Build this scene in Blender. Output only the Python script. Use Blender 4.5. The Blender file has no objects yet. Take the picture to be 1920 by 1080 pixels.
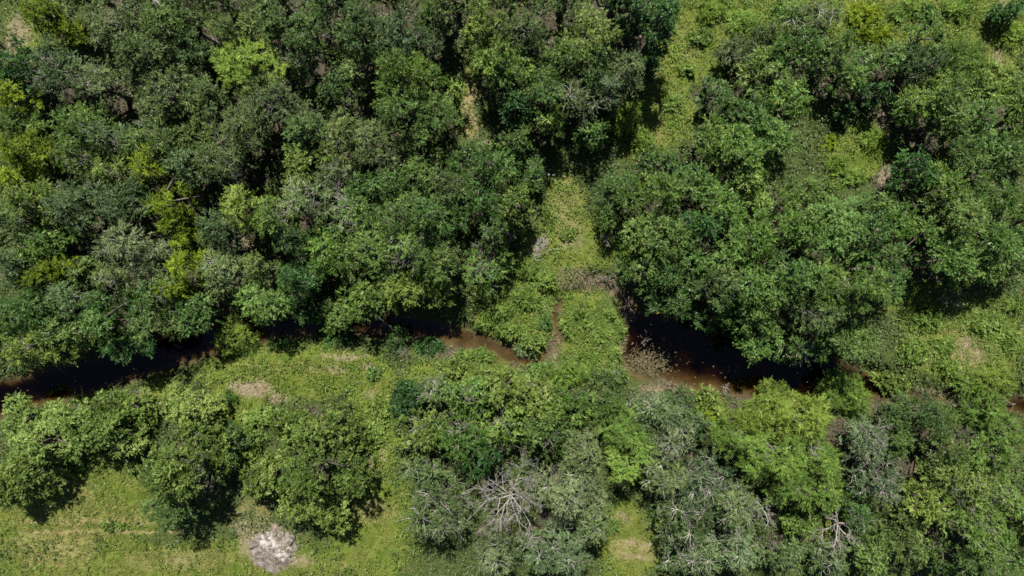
import bpy, math
import numpy as np

# ------------------------------------------------------------------ camera, sky, sun
sc = bpy.context.scene
CAM_H = 64.0
M = 0.05                       # metres of ground per photo pixel (1920 wide), camera straight above
cam_d = bpy.data.cameras.new('camera'); cam_d.lens = 24.0; cam_d.sensor_width = 36.0
cam_d.clip_start = 0.5; cam_d.clip_end = 4000.0
cam = bpy.data.objects.new('camera', cam_d); sc.collection.objects.link(cam)
cam.location = (0, 0, CAM_H); cam.rotation_euler = (0, 0, 0)
sc.camera = cam

SUN_EL = math.radians(56.0)
SUN_AZ = math.radians(-7.0)    # compass bearing of the sun, +Y = 0, clockwise positive (a little left of the picture's top)
w = bpy.data.worlds.new('World'); sc.world = w; w.use_nodes = True
nt = w.node_tree; bg = nt.nodes['Background']
sky = nt.nodes.new('ShaderNodeTexSky'); sky.sky_type = 'NISHITA'; sky.sun_disc = False
sky.sun_elevation = SUN_EL; sky.sun_rotation = SUN_AZ
sky.air_density = .65; sky.dust_density = .5
nt.links.new(sky.outputs[0], bg.inputs[0]); bg.inputs[1].default_value = 0.05
sl = bpy.data.lights.new('sun', 'SUN'); sl.energy = 5.0; sl.angle = math.radians(0.53); sl.color = (1.0, 0.955, 0.87)
so = bpy.data.objects.new('sun', sl); sc.collection.objects.link(so)
sun_from = np.array([math.sin(SUN_AZ)*math.cos(SUN_EL), math.cos(SUN_AZ)*math.cos(SUN_EL), math.sin(SUN_EL)])
import mathutils
so.rotation_euler = mathutils.Vector(sun_from).to_track_quat('Z', 'Y').to_euler()
so.location = tuple(sun_from*80)
vs = sc.view_settings; vs.view_transform = 'Standard'; vs.look = 'None'; vs.gamma = 1.0; vs.use_curve_mapping = False
vs.exposure = 0.86
cy = sc.cycles
cy.max_bounces = 6; cy.diffuse_bounces = 2; cy.glossy_bounces = 2; cy.transmission_bounces = 3
cy.transparent_max_bounces = 8; cy.volume_bounces = 0; cy.caustics_reflective = False; cy.caustics_refractive = False
cy.sample_clamp_indirect = 4.0
cy.use_denoising = False
cy.filter_width = 1.6

rng = np.random.default_rng(7)

# ------------------------------------------------------------------ small helpers
def lattice(ix, iy, seed):
    h = (ix.astype(np.int64)*374761393 + iy.astype(np.int64)*668265263 + seed*1442695041) & 0xFFFFFFFF
    h = ((h ^ (h >> 13))*1274126177) & 0xFFFFFFFF
    h = (h ^ (h >> 16)) & 0xFFFFFFFF
    return h/4294967295.0

def vnoise(x, y, s, seed=0):
    x = np.asarray(x)/s; y = np.asarray(y)/s
    ix = np.floor(x); iy = np.floor(y); fx = x-ix; fy = y-iy
    fx = fx*fx*(3-2*fx); fy = fy*fy*(3-2*fy)
    a = lattice(ix, iy, seed); b = lattice(ix+1, iy, seed); c = lattice(ix, iy+1, seed); d = lattice(ix+1, iy+1, seed)
    return (a*(1-fx)+b*fx)*(1-fy) + (c*(1-fx)+d*fx)*fy

def fbm(x, y, s, seed=0, o=4):
    v = 0; amp = 1; tot = 0
    for k in range(o):
        v = v + amp*vnoise(x, y, s/2**k, seed+17*k); tot += amp; amp *= .55
    return v/tot

def sstep(a, b, x):
    t = np.clip((x-a)/(b-a), 0, 1); return t*t*(3-2*t)

def unit(v):
    return v/np.maximum(np.linalg.norm(v, axis=-1, keepdims=True), 1e-9)

def g(px, py):                  # photo position of something on the ground -> ground metres
    return (np.asarray(px, float)-960)*M, (540-np.asarray(py, float))*M

def at_height(px, py, z):       # where something at height z stands to be seen at that place
    k = (CAM_H-z)/CAM_H
    return (px-960)*M*k, (540-py)*M*k

def link(name, me, parent=None, mat=None, loc=None):
    o = bpy.data.objects.new(name, me); sc.collection.objects.link(o)
    if parent is not None: o.parent = parent
    if mat is not None and me is not None: me.materials.append(mat)
    if loc is not None: o.location = loc
    return o

def tag(o, label=None, cat=None, group=None, kind=None):
    if label: o['label'] = label
    if cat: o['category'] = cat
    if group: o['group'] = group
    if kind: o['kind'] = kind
    return o

def tri_mesh(name, V, F, attrs=None, smooth=False):
    """V (n,3) floats, F (m,k) ints with k = 3 or 4, attrs {name: per-face float}"""
    V = np.ascontiguousarray(V, np.float32); F = np.ascontiguousarray(F, np.int32); m, k = F.shape
    me = bpy.data.meshes.new(name)
    me.vertices.add(len(V)); me.vertices.foreach_set('co', V.ravel())
    me.loops.add(m*k); me.loops.foreach_set('vertex_index', F.ravel())
    me.polygons.add(m); me.polygons.foreach_set('loop_start', np.arange(0, m*k, k, dtype=np.int32))
    me.polygons.foreach_set('use_smooth', np.full(m, smooth, bool))
    for n_, a in (attrs or {}).items():
        at = me.attributes.new(n_, 'FLOAT', 'FACE'); at.data.foreach_set('value', np.ascontiguousarray(a, np.float32))
    me.update(calc_edges=True)
    return me

def tubes(P, R, S=4):
    """P (N,K,3) polylines, R (N,K) radii -> verts, quads"""
    N, K, _ = P.shape
    T = unit(np.gradient(P, axis=1))
    ref = np.where(np.abs(T[:, :1, 2:3]) > .9, np.array([1., 0, 0]), np.array([0, 0, 1.]))
    A = unit(np.cross(T, np.broadcast_to(ref, T.shape))); B = np.cross(T, A)
    an = np.arange(S)*2*np.pi/S
    V = P[:, :, None] + R[:, :, None, None]*(np.cos(an)[None, None, :, None]*A[:, :, None] + np.sin(an)[None, None, :, None]*B[:, :, None])
    idx = np.arange(N*K*S).reshape(N, K, S)
    a = idx[:, :-1]; b = idx[:, 1:]; ar = np.roll(a, -1, 2); br = np.roll(b, -1, 2)
    return V.reshape(-1, 3), np.stack([a, ar, br, b], -1).reshape(-1, 4)

def join(parts):
    Vs, Fs, n = [], [], 0
    for V, F in parts:
        Vs.append(V); Fs.append(F+n); n += len(V)
    return np.concatenate(Vs), np.concatenate(Fs)

# ------------------------------------------------------------------ materials
def new_mat(name):
    m = bpy.data.materials.new(name); m.use_nodes = True
    n = m.node_tree.nodes; p = n['Principled BSDF']
    return m, m.node_tree, p

def ramp(nt_, stops):
    r = nt_.nodes.new('ShaderNodeValToRGB'); e = r.color_ramp.elements
    while len(e) < len(stops): e.new(.5)
    for i, (t, c) in enumerate(stops):
        e[i].position = t; e[i].color = (*c, 1)
    return r

LEAF_ARGS = {}
def leaf_mat(name, dark, mid, light, odd=None, rough=.42, trans=.22, spec=.45):
    dark = tuple(v*(.78 if name not in ('grass_blade', 'weed_leaf') else 1) for v in dark); light = tuple(v*1.22 for v in light)  # wider tone spread paints stronger highlights and shadows into the leaf colours
    LEAF_ARGS[name] = (dark, mid, light, odd, rough, trans, spec); trans = trans*.65
    m, t, p = new_mat(name); L = t.links
    a = t.nodes.new('ShaderNodeAttribute'); a.attribute_name = 'tint'
    st = [(0, dark), (.5, mid), (.93, light)]
    if odd: st.append((1.0, odd))
    r = ramp(t, st); L.new(a.outputs['Fac'], r.inputs[0])
    L.new(r.outputs[0], p.inputs['Base Color'])
    p.inputs['Roughness'].default_value = rough
    p.inputs['Specular IOR Level'].default_value = spec
    tr = t.nodes.new('ShaderNodeBsdfTranslucent')
    hs = t.nodes.new('ShaderNodeHueSaturation'); hs.inputs['Hue'].default_value = .495; hs.inputs['Saturation'].default_value = 1.15; hs.inputs['Value'].default_value = 1.5
    L.new(r.outputs[0], hs.inputs['Color']); L.new(hs.outputs[0], tr.inputs[0])
    mx = t.nodes.new('ShaderNodeMixShader'); mx.inputs[0].default_value = trans
    L.new(p.outputs[0], mx.inputs[1]); L.new(tr.outputs[0], mx.inputs[2])
    L.new(mx.outputs[0], t.nodes['Material Output'].inputs[0])
    return m

def bark_mat(name, c1, c2, rough=.85):
    m, t, p = new_mat(name); L = t.links
    tc = t.nodes.new('ShaderNodeTexCoord'); n = t.nodes.new('ShaderNodeTexNoise'); n.inputs['Scale'].default_value = 5; n.inputs['Detail'].default_value = 5
    L.new(tc.outputs['Object'], n.inputs['Vector'])
    r = ramp(t, [(.3, c1), (.7, c2)]); L.new(n.outputs[0], r.inputs[0]); L.new(r.outputs[0], p.inputs['Base Color'])
    b = t.nodes.new('ShaderNodeBump'); b.inputs['Strength'].default_value = .5; b.inputs['Distance'].default_value = .03
    L.new(n.outputs[0], b.inputs['Height']); L.new(b.outputs[0], p.inputs['Normal'])
    p.inputs['Roughness'].default_value = rough
    return m

MAT = {
 'oak':    leaf_mat('oak_leaf',      (0.024,0.054,0.012), (0.051,0.100,0.021), (0.114,0.181,0.046), (0.147,0.147,0.045), .5, .2, .3),
 'grey':   leaf_mat('grey_oak_leaf', (0.031,0.064,0.015), (0.069,0.118,0.031), (0.136,0.202,0.064), (0.181,0.193,0.093), .5, .2, .3),
 'elm':    leaf_mat('elm_leaf',      (0.028,0.070,0.010), (0.061,0.131,0.020), (0.144,0.240,0.052), (0.206,0.175,0.036), .46, .24, .34),
 'deep':   leaf_mat('deep_shaded_leaf',     (0.014,0.048,0.010), (0.028,0.081,0.015), (0.060,0.134,0.026), (0.088,0.136,0.027), .48, .2, .32),  # deep green, with the shade of dim crowns put into the colour
 'mesq':   leaf_mat('mesquite_leaf', (0.067,0.126,0.018), (0.123,0.208,0.033), (0.187,0.287,0.057), (0.197,0.234,0.043), .6, .3, .2),
 'lime':   leaf_mat('lime_leaf',     (.095,.165,.020), (.155,.245,.034), (.210,.300,.055), (.25,.32,.08), .6, .32, .2),
 'yellow': leaf_mat('yellow_leaf',   (.060,.105,.006), (.128,.190,.010), (.210,.270,.020), (.28,.2,.02), .6, .32, .2),
 'olive':  leaf_mat('olive_leaf',    (0.040,0.084,0.012), (0.083,0.152,0.024), (0.154,0.234,0.048), (0.220,0.211,0.052), .5, .28, .3),
 'vine':   leaf_mat('vine_leaf',     (.040,.078,.010), (.092,.148,.022), (.200,.262,.062), (.25,.25,.07), .5, .26, .3),
 'pale':   leaf_mat('pale_vine_leaf',(0.061,0.119,0.018), (0.123,0.197,0.037), (0.215,0.293,0.076), (0.306,0.358,0.146), .5, .26, .3),
 'silver': leaf_mat('silver_leaf',   (0.040,0.077,0.023), (0.083,0.135,0.043), (0.162,0.229,0.089), (0.238,0.265,0.131), .5, .2, .3),
 'fresh':  leaf_mat('fresh_leaf',    (0.065,0.122,0.017), (0.124,0.201,0.034), (0.200,0.279,0.066), (0.270,0.235,0.072), .5, .3, .25),
}
def tone(c, f): return None if c is None else tuple(a*b for a, b in zip(c, f))
MATV = {}
for k_, m_ in list(MAT.items()):   # trees of one kind still differ a little in leaf colour
    d_, mi_, li_, od_, ro_, tr_, spc_ = LEAF_ARGS[m_.name]
    MATV[k_] = [m_] + [leaf_mat(m_.name, tone(d_, tuple(v/.78 for v in f)), tone(mi_, f), tone(li_, tuple(v/1.22 for v in f)), od_, ro_, tr_, spc_) for f in ((1.22, 1.06, .95), (.82, .86, .95), (1.06, 1.04, .88), (1.12, .98, 1.10))]
BARK = bark_mat('dark_bark', (.05,.04,.03), (.14,.12,.10))
TWIG = bark_mat('grey_twig', (.10,.09,.07), (.20,.18,.15))
PALE = bark_mat('bleached_wood', (.19,.175,.15), (.33,.31,.28))
RUST = bark_mat('brown_dead_wood', (.14,.10,.08), (.30,.24,.19))

# ------------------------------------------------------------------ the creek and the lie of the land
def poly(pts):
    a = np.array(pts, float); x, y = g(a[:, 0], a[:, 1]); return np.stack([x, y, a[:, 2]*M, a[:, 3]], 1)
CREEK = [poly(p) for p in (
  # px, py, half width px, depth factor
  [(-500,900,30,1),(-150,798,34,1.1),(0,748,31,1.1),(100,720,31,1.1),(200,696,30,1.1),(290,668,29,1.1),(370,642,28,1.1),(470,624,22,1),(580,610,20,1),(700,608,20,1),(790,618,20,1),(850,632,15,.42),(900,645,14,.30),(950,665,12,.30),(1000,685,9,.34),(1022,672,5,.3),(1048,632,5,.25),(1043,590,6,.3),(1050,568,4,.3)],
  [(1178,560,12,.7),(1192,600,22,1),(1235,655,60,1),(1320,662,68,.9),(1420,685,60,1),(1520,705,48,1),(1600,722,32,1),(1690,738,12,.4),(1760,745,2,.5),(1850,752,2,.5),(1905,760,9,.5),(2000,775,22,1),(2400,800,30,1)],
  [(1062,553,-8,.2),(1100,533,-6,.3),(1145,543,-5,.4),(1178,575,5,.6)],
)]
def creek_d(x, y):
    best = np.full(np.shape(x), 1e9); dep = np.ones(np.shape(x))
    for c in CREEK:
        for a, b in zip(c[:-1], c[1:]):
            ab = b[:2]-a[:2]; t = np.clip(((x-a[0])*ab[0]+(y-a[1])*ab[1])/(ab@ab), 0, 1)
            d = np.hypot(x-a[0]-t*ab[0], y-a[1]-t*ab[1]) - (a[2]+t*(b[2]-a[2]))
            m = d < best; best = np.where(m, d, best); dep = np.where(m, a[3]+t*(b[3]-a[3]), dep)
    return best, dep
WATER_Z = -1.25
def blob(x, y, pts):            # soft union of ellipses given in photo pixels: (px, py, rx, ry, weight)
    v = np.zeros(np.shape(x))
    for px, py, rx, ry, wt in pts:
        cx, cy_ = g(px, py)
        v = np.maximum(v, wt*(1-sstep(.45, 1.25, np.hypot((x-cx)/(rx*M), (y-cy_)/(ry*M)))))
    return v
SANDBAR = [(1262,712,60,20,1),(1205,690,20,25,.8),(1330,718,40,12,.8),(900,648,60,16,1)]
def ground_z(x, y):
    d, dep = creek_d(x, y)
    d = d + (fbm(x, y, 1.6, 5, 3)-.5)*.9
    base = (fbm(x, y, 14, 3, 3)-.5)*.8 + (fbm(x, y, 1.2, 9, 2)-.5)*.14
    base = np.maximum(base, -.45)
    bank = sstep(0, 2.1, d)
    shal = blob(x, y, SANDBAR)
    deep = -(.12 + 1.25*np.maximum(dep-.25, 0)*(1-.85*shal))*sstep(0, 1.3, -d)
    return WATER_Z + (base-WATER_Z)*bank + deep
# ------------------------------------------------------------------ the trees, one line each:
# photo x, y of the crown's middle, half width, half height (photo px), height in m, kind, bare branches (0..3), label
TREES = [
# ---- far left and top left corner
(72,22,46,32,6.5,'yellow',0,'yellow-green tree with a thin dark trunk over the pinkish bare corner ground'),
(132,58,34,26,4,'yellow',0,'small dark yellow-green tree just right of the thin-trunked yellow tree'),
(88,128,70,58,8,'grey',2,'wide grey-green tree full of pale twigs near the top left corner'),
(172,150,62,52,8,'grey',2,'grey-green twiggy tree right of the widest twiggy one at top left'),
(205,38,62,46,8.5,'grey',1,'grey-green tree with fine light twigs at the top edge, right of the yellow trees'),
(262,92,58,48,9,'oak',1,'dark oak with streaky grey twigs between the top edge and the left twiggy trees'),
(318,28,58,44,9.5,'oak',1,'dark oak at the top edge with whitish branch tips on its crest'),
(352,88,48,40,8,'oak',1,'small dark oak crossed by one straight pale limb, up left of the lime tree'),
(430,32,54,42,9,'oak',0,'dull dark oak at the top edge straight above the lime-green tree'),
(455,115,68,54,9,'lime',0,'bright lime-green feathery tree alone among dark oaks'),
(505,30,42,40,9,'oak',0,'narrow shadowed oak at the top edge, up right of the lime-green tree'),
(582,52,62,54,10,'oak',1,'large dark oak with light-edged sprays right of the lime-green tree'),
(560,110,34,28,7,'grey',1,'small pale-tipped oak tucked under the right side of the lime-green tree'),
(300,172,66,52,8.5,'oak',2,'rounded oak with a tangle of dead pinkish twigs on its left side'),
(372,175,46,44,8,'oak',0,'plain dark oak directly left below the lime-green tree'),
(500,192,84,58,9,'grey',1,'broad grey-green domed oak right below the lime-green tree'),
(395,240,54,46,8,'oak',1,'oak with a small brown gap at its foot, down left of the grey-green dome'),
(14,120,34,60,7,'deep',0,'deep shadowed tree cut by the left edge near the top'),
(18,178,32,28,7,'yellow',0,'small yellow-green bush cut by the left edge under the shadowed tree'),
(34,236,54,34,5.5,'olive',0,'olive tree top at the left edge above the yellow thicket'),
(38,278,62,38,7.5,'yellow',0,'wide yellow-green thicket at the left edge, upper half of the photo'),
(25,330,42,30,6,'yellow',0,'duller yellow-green thicket at the left edge below the wide one'),
(150,232,62,44,7.5,'olive',1,'pale olive tree with orange-tinged leaves left of the white dead tree'),
(140,292,56,40,7.5,'olive',2,'olive tree with curved bare branches below the pale olive one'),
(205,262,44,40,7,'grey',1,'grey-green tree under the lower fork of the white dead tree'),
(212,318,52,34,7.5,'olive',1,'olive tree speckled yellow, up left of the yellow column of shrubs'),
(262,252,42,40,8,'oak',1,'oak right behind the white dead tree'),
(276,302,28,36,8,'yellow',0,'topmost yellow shrub of the column running down the left woods'),
(312,262,48,42,8,'oak',0,'dark oak between the white dead tree and the small brown gap'),
(345,305,56,42,8.5,'grey',0,'smooth grey-green oak right of the topmost yellow shrub'),
(415,300,56,50,9,'grey',2,'grey oak with pinkish bare twigs left of the glossy deep green tree'),
(450,245,52,42,9,'grey',0,'grey-green oak under the broad dome, right of the brown gap'),
(572,300,56,42,8,'vine',0,'glossy deep green tree in the middle of the grey oaks'),
(560,245,44,36,8,'oak',0,'oak just above the glossy deep green tree'),
(622,322,40,34,8,'grey',3,'grey tree with a white branch tuft right below the glossy green tree'),
(625,170,40,52,8,'oak',0,'shaded oak left of the yellow-topped tree'),
(640,245,44,42,9,'grey',0,'grey-green oak left of the sunny lower part of the yellow-topped tree'),
(140,-38,60,44,9,'oak',0,'oak crown peeping over the top edge above the left twiggy trees'),
(260,-42,62,46,9.5,'oak',0,'oak crown peeping over the top edge, a little left of the whitish tips'),
(375,-44,62,46,10,'grey',0,'grey oak crown peeping over the top edge above the lime-green tree, left'),
(490,-44,62,46,10,'oak',0,'oak crown peeping over the top edge above the lime-green tree, right'),
(610,-42,66,46,10.5,'oak',0,'oak crown peeping over the top edge left of the large streaky oak'),
(715,-46,60,46,10.5,'grey',0,'grey oak crown peeping over the top edge above the streaky oak'),
(845,-48,66,46,10.5,'oak',0,'oak crown peeping over the top edge above the dark cut-off oak'),
(960,-46,62,46,11,'elm',0,'green crown peeping over the top edge left of the bare twig tangle'),
(1060,-44,60,46,11,'oak',0,'oak crown peeping over the top edge above the rounded olive dome'),
(1170,-44,60,46,11,'deep',0,'dark crown peeping over the top edge beside the blackest shade'),
(-42,120,44,60,8,'oak',0,'oak crown reaching in from beyond the left edge near the top'),
(-44,420,48,60,8.5,'oak',0,'oak crown reaching in from beyond the left edge at mid height'),
(-40,625,50,60,9.5,'elm',0,'green crown reaching in over the creek from beyond the left edge'),
(1962,200,46,60,9,'elm',0,'green crown reaching in from beyond the right edge, upper half'),
(1962,420,50,60,9.5,'elm',0,'green crown reaching in from beyond the right edge at mid height'),
(1962,980,50,60,7.5,'olive',0,'olive crown reaching in from beyond the right edge near the bottom'),
# ---- top middle
(665,42,60,48,10.5,'oak',0,'oak with a soft green crest at the top edge, left of centre'),
(752,48,76,52,10.5,'grey',1,'large streaky oak at the top edge above the yellow-topped tree'),
(668,115,40,34,8,'grey',1,'light-twigged oak between the top edge oaks and the yellow-topped tree'),
(820,12,42,36,9.5,'oak',0,'dark oak crown cut by the top edge right of the streaky oak'),
(752,136,66,54,10.5,'olive',0,'tall tree with a yellow-green sunlit top in the upper middle'),
(770,208,92,58,9.5,'olive',0,'broad yellow-green tree joined below the yellow-topped one'),
(700,268,58,44,8.5,'grey',0,'bluish grey-green crown under the broad yellow-green tree'),
(785,278,52,34,8,'oak',0,'dark crown at the lower right foot of the broad yellow-green tree'),
(850,170,22,20,5.5,'elm',0,'small green crown beside the tawny shaded grass'),
(915,42,58,50,11,'olive',0,'large green tree at the top edge left of the bare twig tangle'),
(985,48,48,46,11,'oak',1,'oak beside a pinkish twig tangle at the top edge, middle'),
(938,108,62,44,10.5,'elm',0,'mid-green crown below the large tree at the top edge, middle'),
(1105,52,68,50,11.5,'olive',0,'rounded olive-green dome near the top edge, right of centre'),
(1060,105,58,42,10.5,'elm',0,'green crown between the rounded dome and the mid-green crown'),
(1122,118,46,40,10,'oak',0,'darker crown under the rounded olive-green dome'),
(1178,128,36,42,9,'grey',1,'small grey-white crown on the edge of the deep shade beside the lane'),
(960,158,46,36,8.5,'oak',0,'dark spreading crown over the tawny shaded grass'),
(1030,160,46,40,9.5,'elm',1,'crown with thin bare twigs left of the pale round crown'),
(1092,178,42,34,9.5,'silver',0,'pale round crown low in the dark upper grove'),
(1142,168,26,28,8.5,'silver',0,'very small pale crown between the pale round one and the grey-white one'),
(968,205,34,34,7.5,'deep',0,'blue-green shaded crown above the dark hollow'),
(1032,222,34,30,7.5,'elm',0,'drooping green crown above the north end of the mown gap'),
(1110,250,34,22,6,'elm',0,'low green crown with ragged fingers above the grassy gap'),
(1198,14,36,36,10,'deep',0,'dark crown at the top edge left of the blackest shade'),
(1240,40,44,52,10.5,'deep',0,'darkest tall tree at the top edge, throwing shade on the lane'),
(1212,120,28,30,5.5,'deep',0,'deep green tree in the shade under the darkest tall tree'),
(1168,216,36,26,3.5,'lime',0,'low lime-green shrub lying at the left edge of the sunny lane'),
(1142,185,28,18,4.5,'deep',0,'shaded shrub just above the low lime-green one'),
# ---- middle strip above the creek
(912,296,78,44,8,'elm',1,'broad green tree left of the gap, under the dark hollow'),
(996,322,26,28,5.5,'elm',0,'small round tree standing at the upper left corner of the grassy gap'),
(965,260,36,26,7,'oak',0,'blue-green crown with a pale dead twig over the broad green tree'),
(905,368,62,48,9,'elm',0,'green domed tree left of the grassy gap'),
(965,376,44,44,8.5,'vine',0,'leafy bright green tree directly beside the upper grassy gap'),
(930,428,44,30,7.5,'oak',0,'dark lower crown left of the brush heap'),
(835,350,54,44,9,'oak',0,'shaded crown between the broad left canopy and the domed tree'),
(780,330,44,30,8,'oak',0,'dark crown below the broad yellow-green tree'),
(700,345,50,36,9,'elm',0,'green crown above the big canopy left of the gap'),
(905,502,44,52,5.5,'elm',2,'light green leaning tree with grey dead twigs at its top, by the creek bend'),
(944,482,22,24,4.5,'elm',0,'small round green crown touching the leaning tree by the bend'),
# big canopy left of the gap
(735,400,72,50,10.5,'olive',1,'upper crown of the sunny canopy left of the gap'),
(812,400,58,46,10.5,'elm',1,'right upper crown of the sunny canopy left of the gap'),
(650,400,58,48,10,'elm',3,'crown with long whitish curved branches, left part of the sunny canopy'),
(575,372,54,42,9.5,'silver',3,'silver-topped tree with bleached branches, left of the sunny canopy'),
(510,400,54,44,9,'olive',3,'olive tree with upright white twigs, second left of the sunny canopy'),
(448,388,48,44,9,'olive',0,'yellow-flecked olive tree right of the yellow column of shrubs'),
(755,478,92,58,10.5,'olive',2,'biggest pale-tipped crown at the heart of the sunny canopy'),
(672,472,54,50,9.5,'elm',0,'green crown left of the biggest pale-tipped one'),
(770,545,84,36,7,'olive',0,'crown with feathery hanging fringes over the dark creek'),
(675,560,54,42,8,'elm',0,'crown overhanging the creek left of the feathery fringes'),
(838,480,34,50,8,'oak',0,'narrow shaded crown at the right edge of the sunny canopy'),
(600,470,48,50,8.5,'elm',0,'dark-gapped green tree between two sunny crowns'),
(560,525,46,40,7.5,'deep',0,'deep green crown above the rounded pale crown by the creek'),
(620,595,40,30,5.5,'elm',0,'low crown spreading at the creek edge below the canopy'),
(480,568,62,42,7.5,'elm',1,'rounded pale green tree by the creek, above the lone feathery tree'),
(412,508,50,40,7.5,'silver',1,'silvery crown with one long twig, above the rounded pale green tree'),
(480,500,42,34,7,'oak',0,'dark green crown over the shaded hollow left of centre'),
(395,436,48,42,8.5,'grey',0,'fine grey-green crown directly right of the yellow column'),
(545,450,42,36,8,'oak',1,'dark oak behind the upright white twigs'),
# left woods, lower rows
(120,392,60,48,8.5,'grey',1,'grey-green tree with streaky top, far left woods at mid height'),
(48,372,48,40,8,'olive',0,'light olive tree at the left edge just below the yellow thickets'),
(22,412,30,50,8,'oak',0,'dark crown cut by the left edge at mid height'),
(200,378,76,44,8.5,'grey',1,'wide silvery-green tree left of the yellow column'),
(318,382,42,40,8.5,'yellow',0,'widest bright yellow shrub of the column'),
(330,424,28,24,7.5,'yellow',0,'yellow-olive shrub between the two brightest yellow ones'),
(338,478,38,42,8.5,'yellow',0,'bright yellow shrub beside the pale fine-leaved dome'),
(328,540,26,22,7,'yellow',0,'last and lowest yellowish shrub of the column'),
(240,466,82,52,8.5,'silver',0,'pale fine-leaved dome, largest crown left of the yellow column'),
(205,520,48,30,7.5,'grey',2,'grey tree with a white broken branch under the pale dome'),
(290,545,44,40,7.5,'oak',0,'dark oak under the right side of the pale dome'),
(60,452,58,40,7.5,'elm',0,'green crown left of the grey twig tangle'),
(66,520,34,28,8,'yellow',0,'small lone yellow shrub near the left edge at mid height'),
(106,500,26,20,7,'yellow',0,'small dull yellow shrub right beside the lone yellow one'),
(140,510,34,34,6,'oak',0,'dark shrubby oak between the yellow shrub and the pale dome'),
(15,500,34,46,8,'grey',0,'greyish crown at the left edge beside the lone yellow shrub'),
(45,585,64,44,9,'elm',0,'green crown at the left edge above the creek woods'),
(118,565,48,46,9,'grey',1,'grey-green crown with tall pale twigs above the creek, left'),
(200,594,74,50,9,'elm',0,'broad speckled green tree above the dark creek, left'),
(110,622,62,40,8.5,'elm',0,'green tree leaning over the creek, second from the left edge'),
(275,602,54,42,8.5,'elm',0,'sunlit green tree over the creek, left of the lone feathery tree'),
(345,592,34,40,9,'elm',0,'small sunlit crown where the creek bends, left half'),
(32,652,46,34,9.5,'olive',1,'yellowish tree at the left edge near the creek'),
(72,668,44,20,8.5,'olive',0,'low yellowish crown over the creek near the left edge'),
(205,654,58,24,8,'deep',0,'shaded green crown hanging right over the creek, left'),
(415,642,48,38,4.2,'mesq',0,'lone feathery light green tree standing at the water, left half'),
(735,640,28,32,3.2,'elm',1,'leaning little tree with a long grey stem on the shaded creek bank'),
(570,590,32,24,4.5,'deep',0,'dark shrub in shade on the north creek bank'),
# ---- right of the lane, upper right woods
(1385,92,44,30,4.5,'grey',1,'greyish brushy tree at the top left corner of the right woods'),
(1452,58,28,34,4.5,'oak',0,'dark clump above the greyish brushy tree'),
(1538,26,50,28,4,'silver',3,'pale leafless grey bush at the top edge, right side'),
(1500,92,54,40,7.5,'elm',0,'green crown below the pale leafless bush'),
(1570,90,46,40,7.5,'elm',0,'crown right below the pale leafless bush, beside the yellow brush'),
(1440,128,50,40,7,'elm',0,'crown bordering the lane in the upper right woods'),
(1342,165,36,34,5.5,'oak',0,'small tree bordering the sunny lane near its widest place'),
(1402,205,56,44,8.5,'elm',0,'second crown from the lane, upper right woods'),
(1485,182,48,44,8.5,'elm',0,'crown left of the shaded pit in the upper right woods'),
(1332,255,48,42,7.5,'elm',0,'crown at the lane edge with a straggly left side'),
(1450,258,62,50,9.5,'elm',0,'large high crown left of the bright clearing'),
(1388,285,54,46,10,'elm',0,'crown left of the large high one'),
(1240,300,52,26,4.5,'elm',0,'low spreading crown at the foot of the sunny lane'),
(1305,332,58,42,8.5,'elm',0,'crown centred above the right grove, near the lane foot'),
(1598,140,44,42,6,'elm',0,'crown at the head of the shaded pit'),
(1652,165,32,30,5.5,'deep',0,'deep green crown right of the shaded pit'),
(1668,104,42,32,6,'elm',0,'green crown under the yellow brush near the top edge'),
(1755,58,52,42,7,'elm',0,'large crown at the upper right, below the top edge brush'),
(1812,108,48,44,6.5,'mesq',0,'lighter feathery crown at the upper right beside the sandy strip'),
(1742,110,44,36,7.5,'oak',0,'dark gapped crown in the upper right corner woods'),
(1772,168,60,42,9,'elm',0,'domed crown in the upper right woods, right of the pit'),
(1728,200,44,34,6.5,'elm',0,'crown above the shaded bank of the clearing'),
(1800,218,42,36,8.5,'elm',0,'crown below the domed one in the upper right woods'),
(1884,150,46,42,8,'elm',0,'dark crown at the right edge, upper part'),
(1896,18,30,22,3.5,'deep',0,'dark bush in the extreme upper right corner'),
(1855,228,50,46,9,'elm',0,'crown near the right edge above the long right canopy'),
(1905,285,32,54,9,'elm',0,'crown cut by the right edge, upper half'),
(1835,292,50,44,9.5,'elm',0,'crown inside the right woods, right of the clearing by two trees'),
(1732,318,46,40,7.5,'deep',0,'blue-green crown at the right rim of the bright clearing'),
(1775,345,52,42,9,'elm',0,'crown down right of the bright clearing'),
# right grove
(1166,355,46,40,7,'elm',0,'crown at the upper right side of the grassy gap'),
(1225,360,52,40,9,'elm',0,'crown inside the grove, one in from the gap'),
(1140,405,24,30,5,'elm',0,'small crown right beside the grassy gap'),
(1240,432,66,52,10,'elm',0,'bright green rounded crown right of the gap'),
(1358,372,60,46,10,'elm',0,'crown in the upper middle of the right grove'),
(1310,425,40,34,9,'deep',0,'dark recessed crown right of the bright rounded one'),
(1425,350,50,42,10,'elm',0,'crown at the shadow slit above the right grove'),
(1525,362,56,34,8,'elm',0,'crown just below the bright clearing'),
(1480,425,76,54,11.5,'elm',0,'high crown in the centre of the right grove'),
(1395,452,58,48,11,'elm',0,'crown left of the high centre crown of the grove'),
(1575,430,78,60,12,'elm',0,'tallest sunlit crown of the right grove'),
(1665,455,66,58,11.5,'elm',0,'wide crown on the right shoulder of the grove'),
(1640,388,42,30,8.5,'elm',0,'crown over the dark slit at the top of the grove'),
(1715,420,46,40,10,'elm',0,'crown between the grove and the long right canopy'),
(1208,506,48,40,6.5,'elm',0,'crown at the lower left of the grove above the pool head'),
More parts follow.
